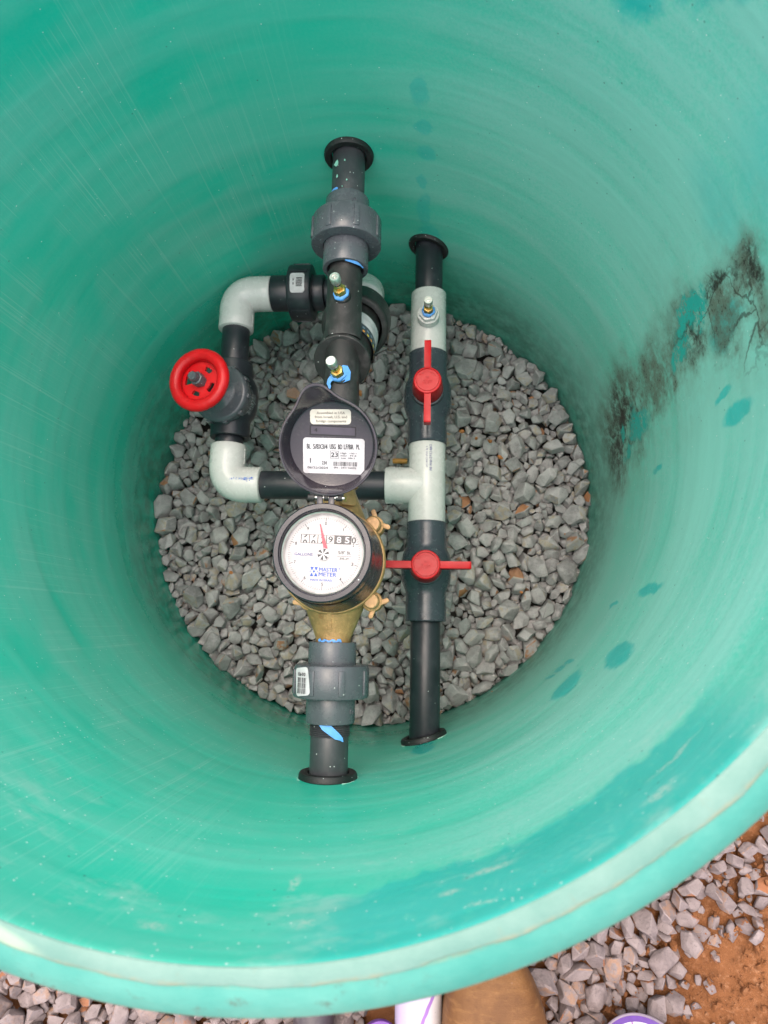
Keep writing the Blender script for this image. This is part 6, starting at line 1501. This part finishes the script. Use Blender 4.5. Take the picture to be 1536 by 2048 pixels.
# cross sections along the boot, toe first (towards +y)
secs = [(-.4860, .004, .020, .0), (-.4885, .015, .028, .0), (-.4945, .0245, .036, .0), (-.5045, .0335, .044, .0), (-.5190, .0420, .050, .001), (-.5330, .0475, .055, .002), (-.5520, .0525, .059, .003), (-.5800, .0555, .064, .004), (-.6150, .0545, .070, .005), (-.6550, .050, .082, .005), (-.6900, .046, .100, .004), (-.7200, .044, .120, .003)]
rings = []
for y, w, h, dx in secs:
    ring = []
    for i in range(28):
        a = 2 * PI * i / 28; ca, sa = math.cos(a), math.sin(a)
        px = w * math.copysign(abs(ca) ** .85, ca); pz = h * math.copysign(abs(sa) ** .42, sa) if sa > 0 else .004 * sa
        crease = .0016 * math.sin(y * 260 + px * 40) * max(0, sa) * (1 if y < -.56 else .2)
        ring.append(bm.verts.new((.152 + dx + px, y + px * -.12, .132 + pz + crease)))
    rings.append(ring)
for A, B in zip(rings, rings[1:]):
    for i in range(28): bm.faces.new((A[i], A[(i + 1) % 28], B[(i + 1) % 28], B[i]))
bm.faces.new(rings[0][::-1]); bm.faces.new(rings[-1])
part('upper', bm, LEA, boot, smooth=80)
bm = bmesh.new(); pts = []
for y, w, h, dx in secs: pts.append((.152 + dx + w - .005, y - .006 - w * .12))
for y, w, h, dx in reversed(secs): pts.append((.152 + dx - w + .005, y - .006 + w * .12))
prism(bm, pts, (0, 0, .112), Xv, Yv, .021)
part('sole', bm, flatc('boot_sole', (.035, .028, .022), .7), boot)

pw = thing('white_pipe', 'white plastic pipe on the stones with purple primer streaks and dark specks', 'pipe', (.0785, -.585, .140))
def stained():
    t = NT('primed_white_pvc'); c = t.coord(); x, y, z = t.sep(c)
    n = t.noise(c, 60, 5, .7); n2 = t.noise(c, 420, 3, .6); w_ = t.math('MULTIPLY', t.math('SUBTRACT', t.noise(c, 40, 3), .5), .012)
    col = t.mix(t.rng(n, .3, .7), (.56, .52, .53), (.62, .575, .565))
    e = t.math('ADD', t.math('ADD', x, t.math('MULTIPLY', y, -.42)), t.math('ADD', w_, -.0005))
    st = t.rng(t.math('ABSOLUTE', t.math('ADD', e, .0065)), .0026, .0015)
    col = t.mix(t.math('MULTIPLY', st, .9), col, (.27, .10, .42))
    col = t.mix(t.math('MULTIPLY', t.rng(e, -.008, -.013), .7), col, (.50, .38, .60))
    col = t.mix(t.math('MULTIPLY', t.rng(n2, .66, .70), t.rng(n, .46, .6)), col, (.10, .08, .12))
    return t.fin(col, .35, 0, None, .45)
part('tube', L(solid(0, .26, .0242, .0012), (.0785, -.470, .140), (0, -1, 0), 48), stained(), pw)
dp = thing('grey_pipe', 'dark grey plastic pipe end lying on the stones below the rim', 'pipe', (-.030, -.66, .134))
part('tube', L([(0, 0), (0, .0165), (-.02, .0165), (-.02, .0185), (-.0005, .0185), (.0005, .0208), (.001, .0211), (.22, .0211), (.22, 0)], (-.0300, -.545, .134), (0, -1, 0), 44), plastic('pipe_dusty_grey', (.075, .058, .066), .4, .15, (.3, .25, .25), .3), dp)
cp = thing('dauber_cap', 'purple stained cap with a short neck beside the white pipe', 'cap', (.0380, -.600, .130))
part('cap_disc', L([(0, 0), (0, .0200), (.001, .0210), (.0085, .0210), (.0100, .0200), (.0102, .0130), (.0105, 0)], (.0400, -.5860, .150), (.15, .35, 1), 44), MT['purple'], cp)
part('neck', L([(.010, .0085), (.010, .0108), (.0190, .0108), (.0196, .0102), (.0192, .0084), (.0120, .0082), (.0120, 0)], (.0360, -.5900, .150), (.10, .25, 1), 36), flatc('purple_glossy', (.30, .13, .48), .2), cp)
part('dark_primer', L([(.0125, .0083), (.0125, 0)], (.0360, -.5900, .150), (.10, .25, 1), 24), MT['purple_dark'], cp)

CR = .0445; cd = Vector((-.22, .46, .86)).normalized(); CH = .050; CC = Vector((.2960, -.5890, .158)) - cd * CH
can = thing('primer_can', 'round can with a purple edged white printed lid on the stones', 'can', CC)
part('can_body', L([(0, 0), (0, CR - .002), (.001, CR - .0005), (.003, CR), (CH - .004, CR), (CH - .002, CR + .0004), (CH, CR), (CH + .0005, CR - .001), (CH - .0008, CR - .0022), (CH - .0008, 0)], CC, cd, 64), flatc('can_tin_purple', (.30, .24, .30), .3), can)
tp = CC + cd * (CH - .0008); F = frame(cd, (0, 1, 0)); fx = F.inverted() @ Vector((0, 1, 0)); up2 = Vector((0, 1, 0)); up2 = (up2 - cd * up2.dot(cd)).normalized(); rt2 = up2.cross(cd)
Pc = plane_map(tp, rt2, up2)
bm = bmesh.new()
def ann(bm, r0, r1, P, mat, n=72):
    A = [bm.verts.new(P(r0 * math.cos(2 * PI * i / n), r0 * math.sin(2 * PI * i / n))) for i in range(n)]; B = [bm.verts.new(P(r1 * math.cos(2 * PI * i / n), r1 * math.sin(2 * PI * i / n))) for i in range(n)]
    for i in range(n):
        f = bm.faces.new((A[i], A[(i + 1) % n], B[(i + 1) % n], B[i])); f.material_index = mat
ann(bm, CR - .0070, CR - .0022, Pc(.0004), 0)
f = bm.faces.new([bm.verts.new(Pc(.0004)((CR - .0070) * math.cos(2 * PI * i / 72), (CR - .0070) * math.sin(2 * PI * i / 72))) for i in range(72)]); f.material_index = 1
for a, w, m in ((76, .0012, 3), (104, .0008, 3), (40, .0006, 3)):
    u = Vector((math.cos(R_(a)), math.sin(R_(a)))); v_ = Vector((-u.y, u.x)); pts = [u * .008 + v_ * w, u * .008 - v_ * w, u * (CR - .007) - v_ * w, u * (CR - .007) + v_ * w]
    poly(bm, [tuple(p) for p in pts], Pc(.0006), m)
rg = random.Random(12)
for row in range(4):
    r = CR - .0105 - row * .0034; a = 50
    while a < 138:
        w = rg.uniform(.5, 2.2) * .044 / r; h = .0009
        poly(bm, [(q * math.cos(R_(b)), q * math.sin(R_(b))) for q, b in ((r, a), (r, a + w), (r + h, a + w), (r + h, a))], Pc(.0007), 2)
        a += w + rg.uniform(.4, .9)
part('can_lid', bm, [flatc('lid_violet', (.10, .025, .26), .3), flatc('lid_print_white', (.60, .52, .60), .35), flatc('lid_print_ink', (.14, .10, .16), .5), flatc('lid_purple_line', (.30, .14, .40), .4)], can)

st_ = link('wood_stick', L([(0, 0), (0, .0030), (.0006, .0036), (.0195, .0036), (.0200, .0032), (.0200, 0)], (.0335, .0515, .0135), (1, -.02, .03), 18), MT['stick'])
tag(st_, 'small orange round stick lying on the stones beside the filter', 'stick')

# ------------------------------------------------------------------ stones
def stone_mat(name, c0, c1, dusty, rust, seed):
    t = NT(name); c = t.coord('Object')
    oi = t.n.new('ShaderNodeObjectInfo'); ge = t.n.new('ShaderNodeNewGeometry')
    rnd = t.math('FRACT', t.math('ADD', t.math('MULTIPLY', oi.outputs['Random'], 7.13), t.math('MULTIPLY', ge.outputs['Random Per Island'], 3.71)))
    rnd2 = t.math('FRACT', t.math('MULTIPLY', rnd, 17.37)); rnd3 = t.math('FRACT', t.math('MULTIPLY', rnd, 41.9))
    wp = t.vmath('ADD', ge.outputs['Position'], t.comb(rnd, rnd2, rnd3))
    n = t.noise(wp, 60, 5, .65); n2 = t.noise(wp, 420, 4, .7); n3 = t.noise(wp, 140, 4, .6)
    col = t.mix(rnd, c0, c1)
    col = t.mix(t.math('MULTIPLY', t.rng(n, .35, .68), .55), col, tuple(min(1, v * 1.35) for v in c1))
    col = t.mix(t.math('MULTIPLY', t.rng(n2, .54, .70), .40), col, tuple(v * .45 for v in c0))
    warm = t.math('MULTIPLY', t.rng(rnd2, .80, .88), t.rng(n3, .42, .62))
    col = t.mix(t.math('MULTIPLY', warm, .7), col, dusty)
    rs_ = t.math('MULTIPLY', t.rng(rnd3, .945, .96), t.rng(n, .46, .60))
    col = t.mix(t.math('MULTIPLY', rs_, .85), col, rust)
    allr = t.rng(rnd2, .008, .005)
    col = t.mix(t.math('MULTIPLY', allr, .85), col, rust)
    h = t.math('ADD', n2, t.math('MULTIPLY', n3, 1.2))
    return t.fin(col, .80, 0, t.bump(h, .55, .0022), .25)
ST_IN = stone_mat('crushed_stone', (.200, .192, .192), (.390, .376, .372), (.38, .31, .21), (.36, .15, .05), 1)
ST_OUT = stone_mat('dusty_crushed_stone', (.175, .134, .130), (.295, .235, .226), (.40, .22, .13), (.36, .13, .045), 2)
NV = 14
def stone_bm(i):
    rg = np.random.RandomState(100 + i); n = rg.randint(9, 13)
    a = rg.normal(size=(n, 3)); a /= np.linalg.norm(a, axis=1)[:, None]
    for _ in range(6):
        d = a[:, None] - a[None]; l = np.linalg.norm(d, axis=2) + np.eye(n); f = (d / l[..., None] ** 3).sum(1); a += .05 * f; a /= np.linalg.norm(a, axis=1)[:, None]
    a *= rg.uniform(.70, 1.12, (n, 1)); sc = np.array([1.0, rg.uniform(.58, .95), rg.uniform(.45, .80)]); a *= sc * .5
    bm = bmesh.new()
    for p in a: bm.verts.new(p)
    r = bmesh.ops.convex_hull(bm, input=bm.verts[:])
    bad = [g for g in r['geom_interior'] if isinstance(g, bmesh.types.BMVert)]
    if bad: bmesh.ops.delete(bm, geom=bad, context='VERTS')
    bmesh.ops.dissolve_limit(bm, angle_limit=R_(9), verts=bm.verts[:], edges=bm.edges[:])
    bmesh.ops.bevel(bm, geom=bm.edges[:], offset=.028, segments=1, profile=.6, affect='EDGES', clamp_overlap=True)
    bmesh.ops.triangulate(bm, faces=bm.faces[:])
    for v in bm.verts: v.co += v.normal * (.016 * mnoise.noise(v.co * 5.0 + Vector((i * 3.1, 0, 0))))
    return bm
proto = []
for i in range(NV):
    bm = stone_bm(i); bmesh.ops.recalc_face_normals(bm, faces=bm.faces[:])
    for f in bm.faces: f.smooth = True
    for e in bm.edges:
        if len(e.link_faces) == 2: e.smooth = e.calc_face_angle(0) < R_(24)
    me = bpy.data.meshes.new('stone'); bm.to_mesh(me); bm.free(); proto.append(me)
pv = [np.array([v.co[:] for v in m.vertices]) for m in proto]
pf = [np.array([p.vertices[:] for p in m.polygons]) for m in proto]
def decode(vals, fine):
    v = np.array(vals, dtype=np.int64)
    def take(n):
        nonlocal v
        r = v % 10 ** n; v = v // 10 ** n; return r.astype(float)
    S = take(2) / 2200; K = take(2).astype(int); qz = take(2) / 49.5 - 1; qy = take(2) / 49.5 - 1; qx = take(2) / 49.5 - 1
    z = take(2) / 1200 - .06; y = take(3); x = take(3)
    if fine: x = x / 1600 - .31; y = y / 1600 - .31
    else: x = x / 800 - .6; y = y / 800 - .8
    q = np.stack([qx, qy, qz], 1); w = np.sqrt(np.clip(1 - (q * q).sum(1), 0, 1))
    return np.stack([x, y, z], 1), np.concatenate([w[:, None], q], 1), K, S
def rotm(q):
    w, x, y, z = q / np.linalg.norm(q)
    return np.array([[1 - 2 * (y * y + z * z), 2 * (x * y - z * w), 2 * (x * z + y * w)], [2 * (x * y + z * w), 1 - 2 * (x * x + z * z), 2 * (y * z - x * w)], [2 * (x * z - y * w), 2 * (y * z + x * w), 1 - 2 * (x * x + y * y)]])
def stones(items, parent, matl, nind):
    protos = []
    for m in proto:
        k = m.copy(); k.name = 'stone'; k.materials.append(matl); protos.append(k)
    V, Fc, off = [], [], 0; c = 0
    for p, q, k, s in items:
        if c < nind:
            o = bpy.data.objects.new('stone', protos[k]); COL.objects.link(o); o.parent = parent
            o.rotation_mode = 'QUATERNION'; o.rotation_quaternion = Quaternion(q).normalized(); o.location = p; o.scale = (s,) * 3; c += 1
        else:
            V.append(pv[k] * s @ rotm(np.array(q)).T + p); Fc.append(pf[k] + off); off += len(pv[k])
    V = np.concatenate(V); Fc = np.concatenate(Fc)
    me = bpy.data.meshes.new('small_stones'); me.from_pydata(V.tolist(), [], Fc.tolist()); me.materials.append(matl); me.update()
    me.polygons.foreach_set('use_smooth', [True] * len(me.polygons)); me.set_sharp_from_angle(angle=R_(24))
    o = bpy.data.objects.new('small_stones', me); COL.objects.link(o); o.parent = parent; o['kind'] = 'stuff'

bm = bmesh.new(); lathe(bm, [(0, 0), (0, .304)], (0, 0, -.045), (0, 0, 1), 64)
bed = link('gravel', bm, flatc('dark_fines', (.05, .045, .04), .9)); bed['kind'] = 'structure'; bed['label'] = 'grey crushed stone covering the bottom of the pit'
A, Q, K_, S_ = decode(STONES_IN, True)
items = []
for a, q, k, s in zip(A, Q, K_, S_):
    th = math.atan2(a[1], a[0])          # the bed is not quite level
    dz = .010 + .010 * (math.hypot(a[0], a[1]) / .3) ** 2 * (math.cos(2 * (th - R_(20))) - .35 * math.sin(th))
    items.append((a + np.array([0, 0, dz]), q, k, s))
stones(items, bed, ST_IN, 300)

# gravel outside: two neighbouring beds, one bank in the photo and the rest of the ring
bm = bmesh.new()
for r0, r1 in ((.318, .62),):
    n = 72; A_ = [bm.verts.new((r0 * math.cos(2 * PI * i / n), r0 * math.sin(2 * PI * i / n), GZ - .012)) for i in range(n)]; B_ = [bm.verts.new((r1 * math.cos(2 * PI * i / n), r1 * math.sin(2 * PI * i / n), GZ - .020)) for i in range(n)]
    for i in range(n): bm.faces.new((A_[i], A_[(i + 1) % n], B_[(i + 1) % n], B_[i]))
bed2 = link('gravel', bm, flatc('dark_fines_red', (.07, .04, .03), .9)); bed2['kind'] = 'structure'; bed2['label'] = 'pinkish dusty crushed stone round the outside of the pit'
A, Q, K_, S_ = decode(STONES_OUT, False)
items = []
def blocked(a, s):
    x, y = a[0], a[1]; m = s * .35
    if abs(x - .154) < .050 - max(0, y + .52) * .6 and y < -.478 and a[2] > -.03: return True
    if abs(x - .0785) < .016 and y < -.46: return True
    if abs(x + .030) < .014 and y < -.54: return True
    if math.hypot(x - CC.x, y - CC.y) < CR - .012: return True
    if math.hypot(x - .04, y + .586) < .020: return True
    return False
for a, q, k, s in zip(A, Q, K_, S_):
    if blocked(a, s): continue
    if (a[0] - .395) * .80 + (a[1] + .5) * -.6 > .016 + .02 * math.sin(a[1] * 40) and (int(a[0] * 1e4) * 7 + int(abs(a[1]) * 1e4) * 3) % 10 > 0: continue
    e = (a[0] - .395) * .80 + (a[1] + .5) * -.6
    items.append((a + np.array([0, 0, .140 + .026 * max(0, min(1, (e + .03) / .09))]), q, k, s))
rg = random.Random(77)
for i in range(2600):           # the far side of the ring, out of the picture
    a = rg.uniform(-.25, PI + .25); r = rg.uniform(.33, .64); x, y = r * math.cos(a), r * math.sin(a)
    if y < -.15 : continue
    s = min(.042, max(.013, rg.lognormvariate(math.log(.0245), .33))); q = np.array([rg.gauss(0, 1) for _ in range(4)]); q /= np.linalg.norm(q)
    items.append((np.array([x, y, GZ + rg.uniform(-.004, .012)]), q, rg.randrange(NV), s))
stones(items, bed2, ST_OUT, 300)

# crumbs of red soil on the bank and between the stones
V, Fc, off = [], [], 0
rg = random.Random(5)
for i in range(5200):
    x = rg.uniform(.27, .66); y = rg.uniform(-.75, -.20); e = (x - .395) * .80 + (y + .5) * -.6
    if e < -.075 + rg.random() ** 2 * .06: continue
    if math.hypot(x, y) < .345 or math.hypot(x - CC.x, y - CC.y) < CR: continue
    s = min(.016, rg.lognormvariate(math.log(.0042), .5)); k = rg.randrange(NV); q = np.array([rg.gauss(0, 1) for _ in range(4)])
    z = GZ + .030 * max(0, min(1, (e + .03) / .09)) + (.0085 if e < .02 else .002) + s * .1
    V.append(pv[k] * s @ rotm(q).T + np.array([x, y, z])); Fc.append(pf[k] + off); off += len(pv[k])
me = bpy.data.meshes.new('soil_crumbs'); me.from_pydata(np.concatenate(V).tolist(), [], np.concatenate(Fc).tolist()); me.materials.append(SOIL); me.update()
cr = bpy.data.objects.new('soil_crumbs', me); COL.objects.link(cr); cr['kind'] = 'stuff'; cr['label'] = 'crumbs of red soil on the bank beside the gravel'
# a few clods of red clay dropped among the stones in the pit
CLAY = ('orange clay lump beside the far ball valve, nearest to its body', 'orange clay lump in the short row right of the far ball valve, second from it',
        'orange clay lump in the row right of the far ball valve, third from it', 'orange clay lump right of the far ball valve, the one farthest from it',
        'orange clay lump on the stones left of the lower union', 'orange clay lump on the stones just below the lower left white elbow',
        'orange clay lump near the left wall below the red handwheel', 'orange clay lump on the stones right of the cross-handled valve',
        'orange clay lump near the right hand edge of the long black pipe', 'orange clay lump in the shade between the filter and the upper white elbow')
clay = flatc('orange_clay', (.40, .155, .05), .85)
for n_, (x, y, s, z) in enumerate(((.128, .094, .013, .012), (.148, .084, .010, .012), (.166, .080, .013, .012), (.180, .058, .012, .011), (-.062, -.218, .012, .006), (-.125, -.058, .010, .008), (-.185, -.105, .010, .008), (.206, -.125, .010, .010), (.168, -.255, .009, .008), (-.015, .152, .012, .008))):
    me = proto[n_ % NV].copy(); me.name = 'clay_lump'; me.materials.append(clay); o = bpy.data.objects.new('clay_lump', me); COL.objects.link(o); o.location = (x, y, z); o.scale = (s, s * .8, s * .7); o.rotation_euler = (n_, n_ * 2, n_ * 3)
    tag(o, CLAY[n_], 'clay lump', 'clay lumps on the pit gravel')
for o in scene.objects:
    if '_o' in o: del o['_o']
